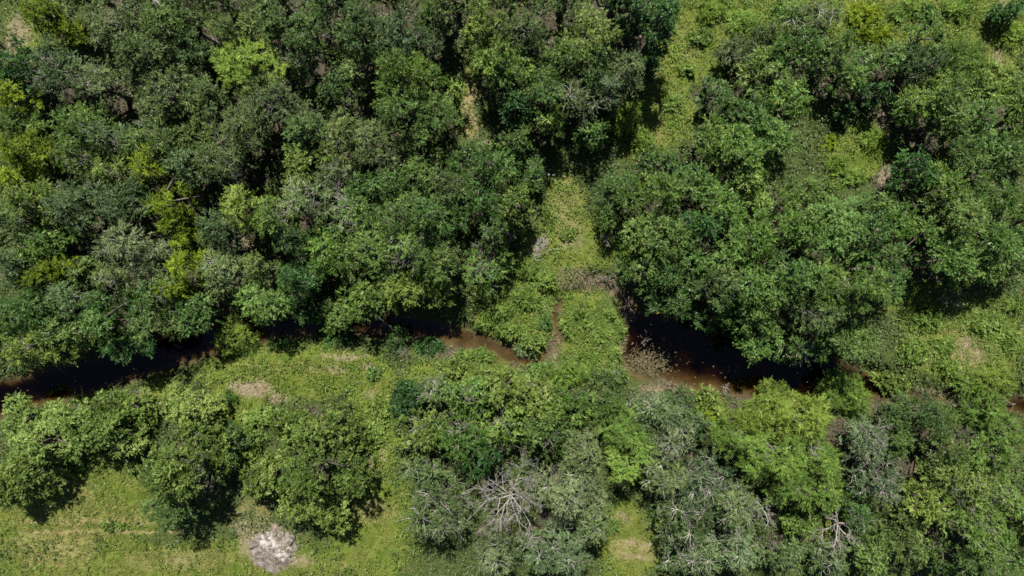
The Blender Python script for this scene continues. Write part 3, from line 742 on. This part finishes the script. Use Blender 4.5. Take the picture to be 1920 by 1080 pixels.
def lobes_of(r, rx, ry, H, low, size):
    rm = math.sqrt(rx*ry)
    lr = float(np.clip(.36*rm, .38, 1.5))*size
    ph = r.uniform(0, 6.28, 3)
    cand = r.uniform(-1, 1, (500, 2)); rad = np.hypot(*cand.T); th = np.arctan2(cand[:, 1], cand[:, 0])
    edge = 1 + .13*np.sin(2*th+ph[0]) + .10*np.sin(3*th+ph[1]) + .08*np.sin(5*th+ph[2])
    cand = cand[rad < 1]; edge = edge[rad < 1]
    pts = []
    ex, ey = max(rx-lr*.75, rx*.35), max(ry-lr*.75, ry*.35)
    for c_, e in zip(cand, edge):
        q = np.array([c_[0]*ex*e, c_[1]*ey*e])
        if all(np.hypot(*(q-o)) > lr*1.22 for o, _ in pts): pts.append((q, np.hypot(*c_)))
    C, R = [], []
    for q, d in pts:
        k = r.uniform(.62, 1.32)
        C.append((q[0], q[1], H - lr*.75 - (H-low)*.52*d**2.2 - abs(r.normal(0, .15*H)))); R.append(lr*k)
    nr = max(4, int(2*math.pi*rm/(lr*2.2)))
    for k in range(nr):             # a lower, more ragged skirt
        if r.random() < .22: continue
        a = 2*math.pi*(k+r.uniform(-.3, .3))/nr
        q = r.uniform(.62, .95)
        C.append((math.cos(a)*ex*q, math.sin(a)*ey*q, low + lr*.4 + (H-low)*r.uniform(.02, .3))); R.append(lr*r.uniform(.6, .95))
    return np.array(C), np.array(R)

def leaves_on(r, P, D, s, tint, inner=1.0, N=None):
    """sprigs at P (n,3) pointing along D -> triangles"""
    n = len(P); nl = s['n']
    Ls = s['s']*r.uniform(.55, 1.3, n)*inner
    side = unit(np.cross(D, unit(r.normal(0, .55, (n, 3)) + np.array([0, 0, 1.]))))
    up = unit(np.cross(side, D)); up = np.where(up[:, 2:3] < 0, -up, up)
    if N is not None: up = unit(up*.45 + N*.95 + np.array([0, 0, .15]))
    t_ = (np.arange(nl)[None]+r.uniform(.1, .9, (n, nl)))/nl
    sg = np.where(np.arange(nl) % 2, 1., -1.)[None, :, None]
    B = P[:, None] + D[:, None]*(Ls[:, None]*t_)[..., None]
    B[..., 2] -= s['dr']*(t_**2)*Ls[:, None]*1.6
    ld = unit(D[:, None]*.75 + side[:, None]*sg*.85 + r.normal(0, .38, (n, nl, 3)))
    nn = unit(up[:, None]*1.0 + r.normal(0, .34, (n, nl, 3)))
    wv = unit(np.cross(ld, nn))
    ll = (s['l']*r.uniform(.65, 1.25, (n, nl)))[..., None]; ww = (s['w']*r.uniform(.75, 1.2, (n, nl)))[..., None]
    V = np.stack([B + wv*ww*.5, B - wv*ww*.5, B + ld*ll], 2).reshape(-1, 3)
    F = np.arange(len(V)).reshape(-1, 3)
    ti = np.clip(tint[:, None] + r.normal(0, .12, (n, nl)), 0, .93)
    ti = np.where(r.random((n, nl)) < .012, 1.0, ti)
    return V, F, ti.ravel()

NTRI = [0]
def make_crown(r, rx, ry, H, kind, low, dens=1.0):
    s = SP[kind]
    C, R = lobes_of(r, rx, ry, H, low, s['lobe'])
    n = np.maximum(6, (s['d']*DENS*dens*4*np.pi*R**2*.62).astype(int))
    n = np.where(C[:, 2] < low+(H-low)*.35, (n*.6).astype(int), n); li = np.repeat(np.arange(len(C)), n)
    Dn = unit(r.normal(0, 1, (len(li), 3)) + np.array([0, 0, .35]))
    Dn[:, 2] = np.where(Dn[:, 2] < -.35, -Dn[:, 2], Dn[:, 2])
    sq = np.array([1, 1, .78])
    P = C[li] + Dn*R[li, None]*sq*r.uniform(.68, 1.10, len(li))[:, None]
    q = np.linalg.norm((P[:, None]-C[None])/sq, axis=2)/R[None]
    q[np.arange(len(li)), li] = 9
    keep = q.min(1) > .80
    P, Dn, li = P[keep], Dn[keep], li[keep]
    m = 4                                                     # sprigs per tuft
    base = .50 + r.normal(0, .10)
    tt = base + r.normal(0, .10, len(C))[li] + r.normal(0, .15, len(P))
    Ps = np.repeat(P, m, 0) + r.normal(0, .07, (len(P)*m, 3))
    Ds = unit(np.repeat(Dn, m, 0)*np.array([1, 1, .8]) + r.normal(0, s['sp'], (len(P)*m, 3))*.75 + np.array([0, 0, .05]))
    V, F, ti = leaves_on(r, Ps, Ds, s, np.repeat(tt, m), N=np.repeat(Dn, m, 0))
    # sparse larger-sprayed inner foliage fills the lobes; oversized to block light, darker to deepen their shade
    ni = np.maximum(3, (n*.42).astype(int)); l2 = np.repeat(np.arange(len(C)), ni)
    P2 = C[l2] + unit(r.normal(0, 1, (len(l2), 3)))*R[l2, None]*sq*r.uniform(.1, .62, len(l2))[:, None]
    s2 = dict(s, l=s['l']*2.1, w=max(s['w'], .06)*3.4, s=s['s']*.9, n=6)
    V2, F2, ti2 = leaves_on(r, P2, unit(r.normal(0, 1, (len(l2), 3))), s2, np.full(len(l2), base-.08))
    V, F = join([(V, F), (V2, F2)])
    NTRI[0] += len(F)
    return C, R, tri_mesh('crown', V, F, {'tint': np.concatenate([ti, ti2])}), P

def limb_lines(r, A, B, K=5, bend=.12):
    t_ = np.linspace(0, 1, K)[None, :, None]; L_ = np.linalg.norm(B-A, axis=1)[:, None, None]
    P = A[:, None]*(1-t_) + B[:, None]*t_
    o = r.normal(0, 1, (len(A), 1, 3))*bend*L_; P = P + o*np.sin(np.pi*t_)
    P = P + r.normal(0, .025, P.shape)*L_*np.sin(np.pi*t_)
    return P

def make_wood(r, C, R, P, H, low, thick, ext=.12, per=3, rt=.03):
    """trunk with limbs into each lobe; twigs out to the surface"""
    fork = np.array([0, 0, max(low*.75, .15*H)])
    tb = np.array([[[0, 0, -.4], [r.normal(0, .08), r.normal(0, .08), fork[2]*.5], fork]])
    parts = [tubes(tb, np.array([[thick*1.35, thick, thick*.85]]), 8)]
    lim = limb_lines(r, np.repeat(fork[None], len(C), 0)-np.array([0, 0, .1]), C)
    parts.append(tubes(lim, np.linspace(thick*.62, .035, 5)[None]*np.ones((len(C), 1)), 5))
    k = min(len(P), (5 if thick < .1 else per)*len(C)); sel = r.choice(len(P), k, replace=False); Q = P[sel]
    near = np.argmin(np.linalg.norm(Q[:, None]-C[None], axis=2), axis=1)
    tw = limb_lines(r, C[near], Q + unit(Q-C[near])*ext*r.uniform(.4, 1.5, (k, 1)), 4, .1)
    return parts, tubes(tw, np.linspace(rt, rt*.4, 4)[None]*np.ones((k, 1)), 3)

def dead_lines(r, rad, H, levels, base_z=0, spread=1.0, th=.16):
    out = []
    fork = np.array([0, 0, base_z + (H-base_z)*.42])
    nm = 5 + int(r.integers(0, 3)) + int(rad > 3)*4
    a = np.arange(nm)*2*np.pi/nm + r.uniform(-.4, .4, nm)
    e = r.uniform(.25, 1.0, nm)/spread
    D = unit(np.stack([np.cos(a), np.sin(a), e], 1)); P = np.repeat(fork[None], nm, 0) + np.array([0, 0, 1])*r.uniform(-.5, .3, (nm, 1))
    Ln = rad*r.uniform(.38, .6, nm); Rd = th*r.uniform(.35, .6, nm); I = np.arange(nm)
    for lv in range(levels):
        K = 5
        t_ = np.linspace(0, 1, K)
        pts = [P]; d = D
        for k in range(1, K):
            d = unit(d + r.normal(0, .17, d.shape) + np.array([0, 0, .03])); pts.append(pts[-1] + d*(Ln/(K-1))[:, None])
        PL = np.stack(pts, 1)
        RR = Rd[:, None]*(1-.42*t_)[None]
        out.append((PL, RR, I))
        nc = 3 if lv < levels-1 else 0
        if not nc: break
        nP, nD, nL, nR, nI = [], [], [], [], []
        for c_ in range(nc):
            kk = np.array([4, 3, 2])[c_]*np.ones(len(P), int)
            kk = np.clip(kk - (r.random(len(P)) < .3), 1, K-1)
            q = PL[np.arange(len(P)), kk]
            tang = unit(PL[np.arange(len(P)), kk]-PL[np.arange(len(P)), kk-1])
            o = unit(np.cross(tang, r.normal(0, 1, tang.shape)))
            nd = unit(tang*(.95 if c_ == 0 else .75) + o*(.35 if c_ == 0 else .75)*np.array([1, 1, .6]))
            ok = r.random(len(P)) < (.95 if lv < 2 else .85)
            nP.append(q[ok]); nD.append(nd[ok]); nL.append((Ln*r.uniform(.48, .82, len(P)))[ok]); nR.append((Rd*.60)[ok]); nI.append(I[ok])
        P, D, Ln, Rd, I = map(np.concatenate, (nP, nD, nL, nR, nI)); Rd = np.maximum(Rd, .013)
    return out, fork

def name_for(kind, py, H):  # the deep kind is dark green foliage with shade toned into it
    return {'oak': 'oak_tree', 'grey': 'oak_tree', 'elm': 'elm_tree', 'deep': 'deep_shaded_tree', 'mesq': 'mesquite_tree', 'lime': 'mesquite_tree',
            'yellow': 'yellow_leaved_tree', 'olive': 'hackberry_tree', 'vine': 'vine_covered_tree', 'fresh': 'shrub', 'pale': 'vine_covered_tree', 'silver': 'grey_leaved_tree'}[kind]

def group_for(px, py, lbl):
    if py < 560 and px < 1040: return 'woodland trees left of the grassy gap'
    if py < 700 and px >= 1100: return 'woodland trees right of the grassy gap'
    if px < 700 and py > 730: return 'trees around the left meadow'
    if py > 700: return 'trees south of the creek'
    return 'trees along the creek'

BARKTEX = {'PALE': PALE, 'TWIGM': TWIG, 'RUST': RUST}
for i, (px, py, rx, ry, H, kind, bare, label) in enumerate(TREES):
    r = np.random.default_rng(1000+i)
    zc = H*.72; k = (CAM_H-zc)/CAM_H
    x, y = at_height(px, py, zc); rxm, rym = rx*M*k*(1.03 if kind in ('vine', 'pale') and py > 730 and px < 700 else .95), ry*M*k*(1.06 if kind in ('vine', 'pale') and py > 730 and px < 700 else .98)
    gz = float(ground_z(np.array([x]), np.array([y]))[0])
    low = H*(.30 if H > 5 else .12)
    root = link(name_for(kind, py, H), None, None, None, (x, y, gz))
    is_shrub = H <= 5 and max(rx, ry) < 40
    tag(root, label, 'shrub' if ('shrub' in label or 'bush' in label) else 'tree', group_for(px, py, label))
    if is_shrub: root.name = 'shrub'
    C, R, cm, P = make_crown(r, rxm, rym, H, kind, low, .8 if bare >= 2 else 1.0)
    wood, tw = make_wood(r, C, R, P, H, low, .07+.022*H, *((.42, 7, .036) if kind == 'silver' else (.22, 4, .03) if kind == 'grey' else (.12, 2, .03)))
    V, F = join(wood); link('trunk', tri_mesh('trunk', V, F, smooth=True), root, BARK)
    tag(link('twigs', tri_mesh('twigs', *tw), root, PALE if kind == 'silver' or bare >= 2 else TWIG), kind='stuff')
    link('crown', cm, root, MATV[kind][int(r.integers(0, 3 if kind == 'mesq' else 5)) if kind in ('oak', 'grey', 'elm', 'silver', 'olive', 'mesq') else 0])
    NTRI[0] += 2*(len(F)+len(tw[1]))
    if bare:
        for b in range(1):
            ln, _ = dead_lines(r, min(rxm, rym)*(.7, .82, .98)[bare-1], H+(-.2, .1, .35)[bare-1], 3 + (bare > 1), low, 1.1, 0.042+.006*bare)
            parts = [tubes(a_, b_, 3) for a_, b_, _ in ln]
            V, F = join(parts); NTRI[0] += 2*len(F)
            link('bare_branches', tri_mesh('bare_branches', V, F, smooth=True), root, PALE)

for i, (px, py, rad, H, wood, lv, label) in enumerate(DEAD):
    r = np.random.default_rng(5000+i)
    x, y = at_height(px, py, H*.85); gz = float(ground_z(np.array([x]), np.array([y]))[0])
    gz = max(gz, WATER_Z) if H < 1 else gz
    root = link('dead_tree' if H > 4 else 'dead_shrub', None, None, None, (x, y, gz))
    tag(root, label, 'dead tree' if H > 4 else 'dead shrub', 'bare dead trees and snags')
    th = .03+.013*H
    ln, fork = dead_lines(r, rad*M*.9, H, lv, 0, 1.15, th*.9)
    tb = limb_lines(r, np.array([[0, 0, -.3]]), fork[None], 5, .05)
    V, F = tubes(tb, np.linspace(th*1.2, th*.7, 5)[None], 8); link('trunk', tri_mesh('trunk', V, F, smooth=True), root, BARKTEX[wood])
    for k in range(len(ln[0][2])):
        V, F = join([tubes(a_[i_ == k], b_[i_ == k], 5 if j < 2 else 3) for j, (a_, b_, i_) in enumerate(ln) if (i_ == k).any()]); NTRI[0] += 2*len(F)
        link('limb', tri_mesh('limb', V, F, smooth=True), root, BARKTEX[wood])

for i, (px, py, rx, ry, H, kind, label) in enumerate(SHRUBS):
    r = np.random.default_rng(7000+i)
    H = H*1.45 if kind == 'fresh' and px < 1200 else H; x, y = at_height(px, py, H*.6); gz = float(ground_z(np.array([x]), np.array([y]))[0])
    root = link('shrub', None, None, None, (x, y, gz))
    tag(root, label, 'shrub', 'low shrubs of the clearings')
    C, R, cm, P = make_crown(r, rx*M, ry*M, H, kind, H*.05, .8)
    wood, tw = make_wood(r, C, R, P, H, H*.1, .03)
    V, F = join(wood[1:]); link('stems', tri_mesh('stems', V, F, smooth=True), root, BARK)
    link('foliage', cm, root, MAT[kind])
    NTRI[0] += 2*len(F)
print('TREE TRIS', NTRI[0])
# ------------------------------------------------------------------ ground cover: uncountable, one object per kind
def cover(name, label, cat, n, dens_fn, mat, leaf, width, count, rad, height, seed, lay=.5, streak=None, box=(-50, 50, -29, 29)):
    r = np.random.default_rng(seed)
    x = r.uniform(box[0], box[1], n); y = r.uniform(box[2], box[3], n)
    d = dens_fn(x, y); keep = r.random(n) < d; x, y = x[keep], y[keep]
    z = ground_z(x, y); ok = z > WATER_Z+.04
    x, y, z = x[ok], y[ok], z[ok]; n = len(x)
    sz = .6 + .9*fbm(x, y, 1.3, seed, 2)
    hh = height*sz*r.uniform(.5, 1.4, n)
    th = r.uniform(0, 2*np.pi, (n, count)); rr = rad*np.sqrt(r.random((n, count)))*sz[:, None]
    h = hh[:, None]*r.random((n, count))
    B = np.stack([x[:, None]+np.cos(th)*rr, y[:, None]+np.sin(th)*rr, z[:, None]+h], -1)
    a = th + r.normal(0, .7, th.shape)
    if streak is not None: a = streak + r.normal(0, .5, th.shape)
    ld = unit(np.stack([np.cos(a)*lay, np.sin(a)*lay, r.normal(.25, .3, th.shape)], -1))
    nn = unit(np.array([0, 0, 1.]) + r.normal(0, .45, B.shape)); wv = unit(np.cross(ld, nn))
    ll = (leaf*r.uniform(.6, 1.4, th.shape)*sz[:, None])[..., None]; ww = (width*r.uniform(.7, 1.3, th.shape))[..., None]
    V = np.stack([B+wv*ww*.5, B-wv*ww*.5, B+ld*ll], 2).reshape(-1, 3)
    ti = .24 + .60*fbm(x, y, 2.4, seed+3, 3)[:, None] + r.normal(0, .13, th.shape)
    ti = np.where(r.random(th.shape) < .02, 1.0, np.clip(ti, 0, .93))
    F = np.arange(len(V)).reshape(-1, 3); NTRI[0] += len(F)
    o = link(name, tri_mesh(name, V, F, {'tint': ti.ravel()}), None, mat)
    tag(o, label, cat, kind='stuff')
    print(name, len(F))
    return o

G_GRASS = leaf_mat('grass_blade', (.060,.094,.012), (.098,.138,.020), (.165,.180,.044), (.36,.29,.15), .6, .3, .25)
G_WEED = leaf_mat('weed_leaf', (.046,.092,.009), (.096,.155,.018), (.175,.228,.040), (.32,.26,.09), .5, .3, .3)
G_STRAW = leaf_mat('straw_blade', (.11,.11,.028), (.21,.185,.055), (.33,.27,.11), (.45,.37,.24), .7, .25, .2)
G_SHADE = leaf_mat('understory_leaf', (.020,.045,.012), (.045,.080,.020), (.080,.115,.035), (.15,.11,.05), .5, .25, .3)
G_REED = leaf_mat('reed_blade', (.070,.125,.020), (.125,.195,.034), (.20,.260,.070), (.33,.27,.13), .55, .3, .3)
G_DEADREED = leaf_mat('dead_reed_blade', (.085,.065,.042), (.17,.135,.085), (.28,.235,.16), (.40,.34,.25), .7, .2, .2)
G_LILY = leaf_mat('floating_leaf', (.030,.030,.012), (.060,.052,.022), (.11,.090,.040), (.28,.22,.11), .5, .05, .3)

def meadow(x, y):
    op, ba, dr = ground_fields(x, y)
    return np.clip(op*(1-1.0*ba), 0, 1)
MEADOW_BOX = [(130,960,260,110,1),(330,1060,420,50,1),(700,1000,100,110,1),(1180,1020,80,90,1)]
def grass_d(x, y): return meadow(x, y)*np.clip(blob(x, y, MEADOW_BOX)+.25, 0, 1)*(.5+.7*fbm(x, y, 1.1, 81, 3))
def weed_d(x, y): return meadow(x, y)*np.clip(1.15-1.0*blob(x, y, MEADOW_BOX), 0, 1)*(.22+.78*sstep(.30, .62, fbm(x, y, 1.7, 91, 3)))
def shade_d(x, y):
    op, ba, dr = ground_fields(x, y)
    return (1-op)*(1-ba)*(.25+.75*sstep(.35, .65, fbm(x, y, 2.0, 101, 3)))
def straw_d(x, y):
    op, ba, dr = ground_fields(x, y)
    return np.clip(.12*op + dr*.8 + ba*.35*sstep(.45, .6, fbm(x, y, .8, 107, 2)), 0, 1)
cover('grass', 'short mown green and olive grass of the meadows', 'grass', 70000, grass_d, G_GRASS, .30, .035, 7, .18, .05, 11, .9, math.radians(40))
cover('weeds', 'bright leafy weeds covering the clearings and creek banks', 'weeds', 135000, weed_d, G_WEED, .14, .10, 7, .18, .42, 12, .9)
cover('straw_grass', 'straw-coloured dry grass in strips and thin patches', 'dry grass', 90000, straw_d, G_STRAW, .28, .03, 6, .18, .06, 13, .9)
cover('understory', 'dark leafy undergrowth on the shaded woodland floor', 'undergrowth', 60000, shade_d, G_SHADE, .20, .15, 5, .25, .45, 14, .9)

TALL = [(1000,560,90,80,1),(1120,600,60,60,.9),(1180,240,40,50,.6),(1800,620,120,70,.5),(1050,690,120,24,1),(900,690,90,20,.6)]
def reed_d(x, y): return blob(x, y, TALL)*sstep(.4, .65, fbm(x, y, 1.5, 121, 3))
cover('tall_grass', 'tall soft green grass on the creek bend and the round island', 'tall grass', 60000, reed_d, G_REED, .55, .045, 8, .18, .35, 15, .8, None, (-12, 48, -14, 18))
ARC = [(860,640,30,14,.8),(930,655,40,14,.8),(985,690,30,12,.9),(1052,600,14,40,.8),(1038,660,14,30,.9),(1740,738,50,10,.8),(1840,752,50,10,.7),(1075,520,34,14,1),(1130,530,30,16,1),(1165,560,24,24,1),(1190,590,14,26,.8),(1175,660,14,40,.5),(1195,690,16,20,.7),(840,665,40,12,.6),(900,672,40,10,.5),(700,600,60,12,.4),(1035,690,40,10,.6),(1270,728,90,6,.6)]
def deadreed_d(x, y): return blob(x, y, ARC)*.9
cover('dead_reeds', 'brown and grey dead reeds round the rim of the island', 'dead reeds', 36000, deadreed_d, G_DEADREED, .55, .04, 8, .2, .25, 16, .9, None, (-14, 46, -12, 3))

# floating leaves on the pool
r = np.random.default_rng(77)
n = 900
c0 = g(1205, 688)
x = c0[0]+r.normal(0, 1.0, n)+r.uniform(-.4, 1.6, n); y = c0[1]+r.normal(0, .75, n)
x2 = r.uniform(10, 33, 260); y2 = r.uniform(-11, -3, 260); x3 = r.uniform(-48, -28, 90); y3 = r.uniform(-11, -5, 90)
x = np.concatenate([x, x2, x3]); y = np.concatenate([y, y2, y3])
d, _ = creek_d(x, y); ok = d < .25; x, y = x[ok], y[ok]; n = len(x)
z = WATER_Z+.012
a = r.uniform(0, 6.28, n); s_ = r.uniform(.04, .11, n)
ring = np.arange(5)*2*np.pi/5
V = np.stack([x[:, None]+np.cos(a[:, None]+ring)*s_[:, None], y[:, None]+np.sin(a[:, None]+ring)*s_[:, None]*.8, np.full((n, 5), z)+r.uniform(0, .01, (n, 5))], -1).reshape(-1, 3)
F = np.arange(n*5).reshape(n, 5)
tag(link('floating_leaves', tri_mesh('floating_leaves', V, F, {'tint': r.uniform(0, .95, n)}), None, G_LILY), 'small brownish leaves floating on the pool and creek', 'floating leaves', kind='stuff')

# ------------------------------------------------------------------ ash heap: a low charred mound with a white ash crest
def heap():
    cx, cy_ = at_height(512, 1032, .2); S = 90
    u = np.linspace(-1.25, 1.25, S); A, B = np.meshgrid(u, u)
    rx, ry = 2.9, 2.5
    x = A*rx; y = B*ry
    rad = np.hypot(A, B)*(1+.9*(fbm(x+9, y, 1.3, 200, 4)-.5))
    h = .38*(1-sstep(.05, 1.0, rad)) + (fbm(x, y, .5, 201, 6)-.5)*.42*(1-sstep(.6, 1.05, rad)) - .35*sstep(.72, 1.12, rad)
    # ash ridge runs from upper left to lower right
    dx = x-(.15); dy = y-(.25)
    along = dx*.62-dy*.78; across = dx*.78+dy*.62
    across = across+(fbm(x, y, .8, 205, 3)-.5)*1.1
    ash = (1-sstep(.35, .95, np.abs(across-.25*np.sin(along))))*(1-sstep(1.2, 2.1, np.abs(along)))
    ash2 = (1-sstep(.3, .9, np.hypot(dx+.75, dy-.3)))
    ash = np.clip(np.maximum(ash, ash2*.75)*(.55+.5*fbm(x, y, .8, 206, 5)), 0, 1)
    h = h + .05*ash
    gz = ground_z(x+cx, y+cy_)
    V = np.stack([x, y, gz+h], -1).reshape(-1, 3)
    idx = np.arange(S*S).reshape(S, S)
    F = np.stack([idx[:-1, :-1], idx[:-1, 1:], idx[1:, 1:], idx[1:, :-1]], -1).reshape(-1, 4)
    keep = (rad < 1.12).ravel()[F].all(1)
    me = tri_mesh('ash_heap', V, F[keep], smooth=True)
    for n_, a_ in (('ash', ash), ('rim', sstep(.62, 1.05, rad))):
        at = me.attributes.new(n_, 'FLOAT', 'POINT'); at.data.foreach_set('value', np.ascontiguousarray(a_.ravel(), np.float32))
    return me, (cx, cy_, 0)
me, loc = heap()
hm, t, p = new_mat('ash_and_char'); L = t.links
tc = t.nodes.new('ShaderNodeNewGeometry')
def nz(s, d=6, ro=.7):
    n = t.nodes.new('ShaderNodeTexNoise'); n.inputs['Scale'].default_value = s; n.inputs['Detail'].default_value = d; n.inputs['Roughness'].default_value = ro
    L.new(tc.outputs['Position'], n.inputs['Vector']); return n.outputs[0]
na, nb = nz(2.6, 8, .75), nz(7, 8, .8)
ch = ramp(t, [(.32, (.045,.038,.033)), (.46, (.12,.10,.085)), (.60, (.24,.205,.175)), (.75, (.36,.33,.29))]); L.new(na, ch.inputs[0])
wh = ramp(t, [(.3, (.20,.18,.16)), (.48, (.33,.31,.29)), (.62, (.50,.48,.45))]); L.new(nb, wh.inputs[0])
sd = ramp(t, [(.3, (.10,.085,.055)), (.5, (.19,.155,.11)), (.7, (.32,.26,.20))]); L.new(nb, sd.inputs[0])
def at_(n_): a = t.nodes.new('ShaderNodeAttribute'); a.attribute_name = n_; return a.outputs['Fac']
def edge(f, n, k, s, o):
    m1 = t.nodes.new('ShaderNodeMath'); m1.operation = 'MULTIPLY_ADD'; L.new(n, m1.inputs[0]); m1.inputs[1].default_value = k; L.new(f, m1.inputs[2])
    m2 = t.nodes.new('ShaderNodeMath'); m2.operation = 'MULTIPLY_ADD'; m2.use_clamp = True; L.new(m1.outputs[0], m2.inputs[0]); m2.inputs[1].default_value = s; m2.inputs[2].default_value = o
    return m2.outputs[0]
m1 = mixc(edge(at_('rim'), na, 1.6, 2.2, -2.0), ch.outputs[0], sd.outputs[0])
m2 = mixc(edge(at_('ash'), na, 4.2, 1.7, -4.5), m1, wh.outputs[0])
L.new(m2, p.inputs['Base Color']); p.inputs['Roughness'].default_value = .95
b = t.nodes.new('ShaderNodeBump'); b.inputs['Strength'].default_value = .8; b.inputs['Distance'].default_value = .06; L.new(nb, b.inputs['Height']); L.new(b.outputs[0], p.inputs['Normal'])
tag(link('ash_heap', me, None, hm, loc), 'burnt heap with white ash and dark char on the meadow', 'ash heap')

# charred sticks on the heap
CHAR = bark_mat('charred_wood', (.03,.027,.025), (.12,.11,.10))
for k, (px, py, an, ln_, lb) in enumerate(((478,1022,.4,1.1,'charred stick on the left rim of the ash heap'), (500,1050,-.5,.9,'charred stick at the lower edge of the ash heap'),
        (550,1012,1.0,1.0,'charred stick on the right rim of the ash heap'))):
    r = np.random.default_rng(300+k)
    x, y = g(px, py); z = float(ground_z(np.array([x]), np.array([y]))[0])+.3
    P = limb_lines(r, np.array([[-ln_*.5, 0, 0]]), np.array([[ln_*.5, 0, .05]]), 6, .06)
    V, F = tubes(P, np.array([[.05, .07, .065, .06, .05, .03]]), 7)
    o = link('charred_stick', tri_mesh('charred_stick', V, F, smooth=True), None, CHAR, (x, y, z)); o.rotation_euler = (0, 0, an)
    tag(o, lb, 'stick', 'charred sticks on the ash heap')

# ------------------------------------------------------------------ brush heap, logs, litter
def brush(px, py, w_, h_, n, label, mat, seed, ang=None):
    r = np.random.default_rng(seed); x, y = g(px, py)
    A = np.stack([r.normal(0, w_*.4, n), r.normal(0, h_*.4, n), r.uniform(.02, .45, n)], 1)
    a = r.uniform(0, np.pi, n) if ang is None else r.normal(ang, .45, n)
    ln_ = r.uniform(.35, 1.2, n)
    B = A + np.stack([np.cos(a)*ln_, np.sin(a)*ln_, r.normal(0, .18, n)], 1)
    P = limb_lines(r, A, B, 5, .08); P[..., 2] = np.maximum(P[..., 2], .02)
    R = r.uniform(.014, .045, n)[:, None]*np.linspace(1, .4, 5)[None]
    z = float(ground_z(np.array([x]), np.array([y]))[0])
    o = link('brush_heap', None, None, None, (x, y, z))
    for k in range(n):
        V, F = tubes(P[k:k+1], R[k:k+1], 4); link('stick', tri_mesh('stick', V, F, smooth=True), o, mat)
    tag(o, label, 'brush heap', 'heaps of dead brush'); return o
brush(1016, 462, .9, .7, 46, 'pale pinkish dead brush heap in the lower grassy gap', PALE, 401)
brush(1002, 482, .6, .6, 22, 'smaller heap of pale sticks just below the brush heap', PALE, 402)
brush(1128, 514, 2.0, .5, 26, 'brown tangle of dead sticks on the rim above the island', TWIG, 403, -.3)
brush(1180, 575, .8, 1.4, 70, 'brown tangle of dead sticks at the head of the pool', RUST, 404, -1.1)
brush(1362, 632, .9, .5, 40, 'rusty brown sticks on the bank under the grove', RUST, 405)
brush(840, 662, 1.3, .4, 36, 'pale sticks lying along the brown creek water', TWIG, 406, -.4)
brush(1190, 668, .9, .4, 36, 'pale sticks at the left shore of the pool', TWIG, 407, .5)
def log(px0, py0, px1, py1, rad, label, mat, z0=.25, z1=.3, seed=0, stubs=4):
    r = np.random.default_rng(seed); x0, y0 = g(px0, py0); x1, y1 = g(px1, py1)
    zz = [float(ground_z(np.array([a]), np.array([b]))[0]) for a, b in ((x0, y0), (x1, y1))]
    zz = [max(q, WATER_Z-.02) for q in zz]
    A = np.array([[0, 0, z0]]); B = np.array([[x1-x0, y1-y0, zz[1]-zz[0]+z1]])
    P = limb_lines(r, A, B, 8, .04)
    parts = [tubes(P, (rad*np.linspace(1.1, .55, 8))[None], 9)]
    for k in range(stubs):
        q = P[0, r.integers(1, 7)]; d = unit(r.normal(0, 1, 3)); d[2] = abs(d[2])*.5
        parts.append(tubes(limb_lines(r, q[None], (q+d*r.uniform(.5, 1.1))[None], 5, .1), (rad*.3*np.linspace(1, .3, 5))[None], 5))
    V, F = join(parts)
    o = link('fallen_log', tri_mesh('fallen_log', V, F, smooth=True), None, mat, (x0, y0, zz[0])); tag(o, label, 'log', 'fallen logs'); return o
log(1522, 1035, 1565, 1078, .20, 'thick grey fallen log at the bottom edge, right', TWIG, 3.0, 1.2, 11)
log(705, 590, 745, 635, .10, 'thin grey log slanting into the shaded creek', TWIG, 1.4, .5, 12, 8)
log(1880, 742, 1918, 762, .12, 'dark log lying over the brown water at the right edge', BARK, .35, .3, 13)
log(355, 55, 382, 72, .08, 'straight pale branch lying on top of a small dark oak', PALE, 7.0, 7.2, 14, 2)
log(0, 60, 16, 92, .13, 'dark leaning bare trunk at the extreme left edge near the top', BARK, 1.8, .1, 15, 3)
# small white litter scraps in the gap
WHITE, t, p = new_mat('white_plastic'); p.inputs['Base Color'].default_value = (.8, .8, .8, 1); p.inputs['Roughness'].default_value = .5
for k, (px, py, lb) in enumerate(((1028, 327, 'larger white scrap of litter at the top of the grassy gap'), (1037, 329, 'smaller white scrap of litter beside the larger one'))):
    r = np.random.default_rng(500+k); x, y = g(px, py); s_ = (.2, .13)[k]
    a = np.arange(9)*2*np.pi/9; rr = s_*r.uniform(.6, 1.2, 9)
    top = np.stack([np.cos(a)*rr, np.sin(a)*rr*.8, r.uniform(.04, .14, 9)], 1); bot = top*np.array([.9, .9, 0])
    V = np.concatenate([top, bot, [[0, 0, .2]]]); F = [(i, (i+1) % 9, 9+(i+1) % 9, 9+i) for i in range(9)] + [(i, (i+1) % 9, 18, 18) for i in range(9)]
    me = bpy.data.meshes.new('litter_scrap'); me.from_pydata(V.tolist(), [], [f if f[2] != f[3] else f[:3] for f in F]); me.update()
    tag(link('litter_scrap', me, None, WHITE, (x, y, float(ground_z(np.array([x]), np.array([y]))[0])+.05)), lb, 'litter', 'white scraps of litter in the gap')
import os; os.write(2, f"TOTAL TRIS {NTRI[0]+2*len(gme.polygons)}\n".encode())
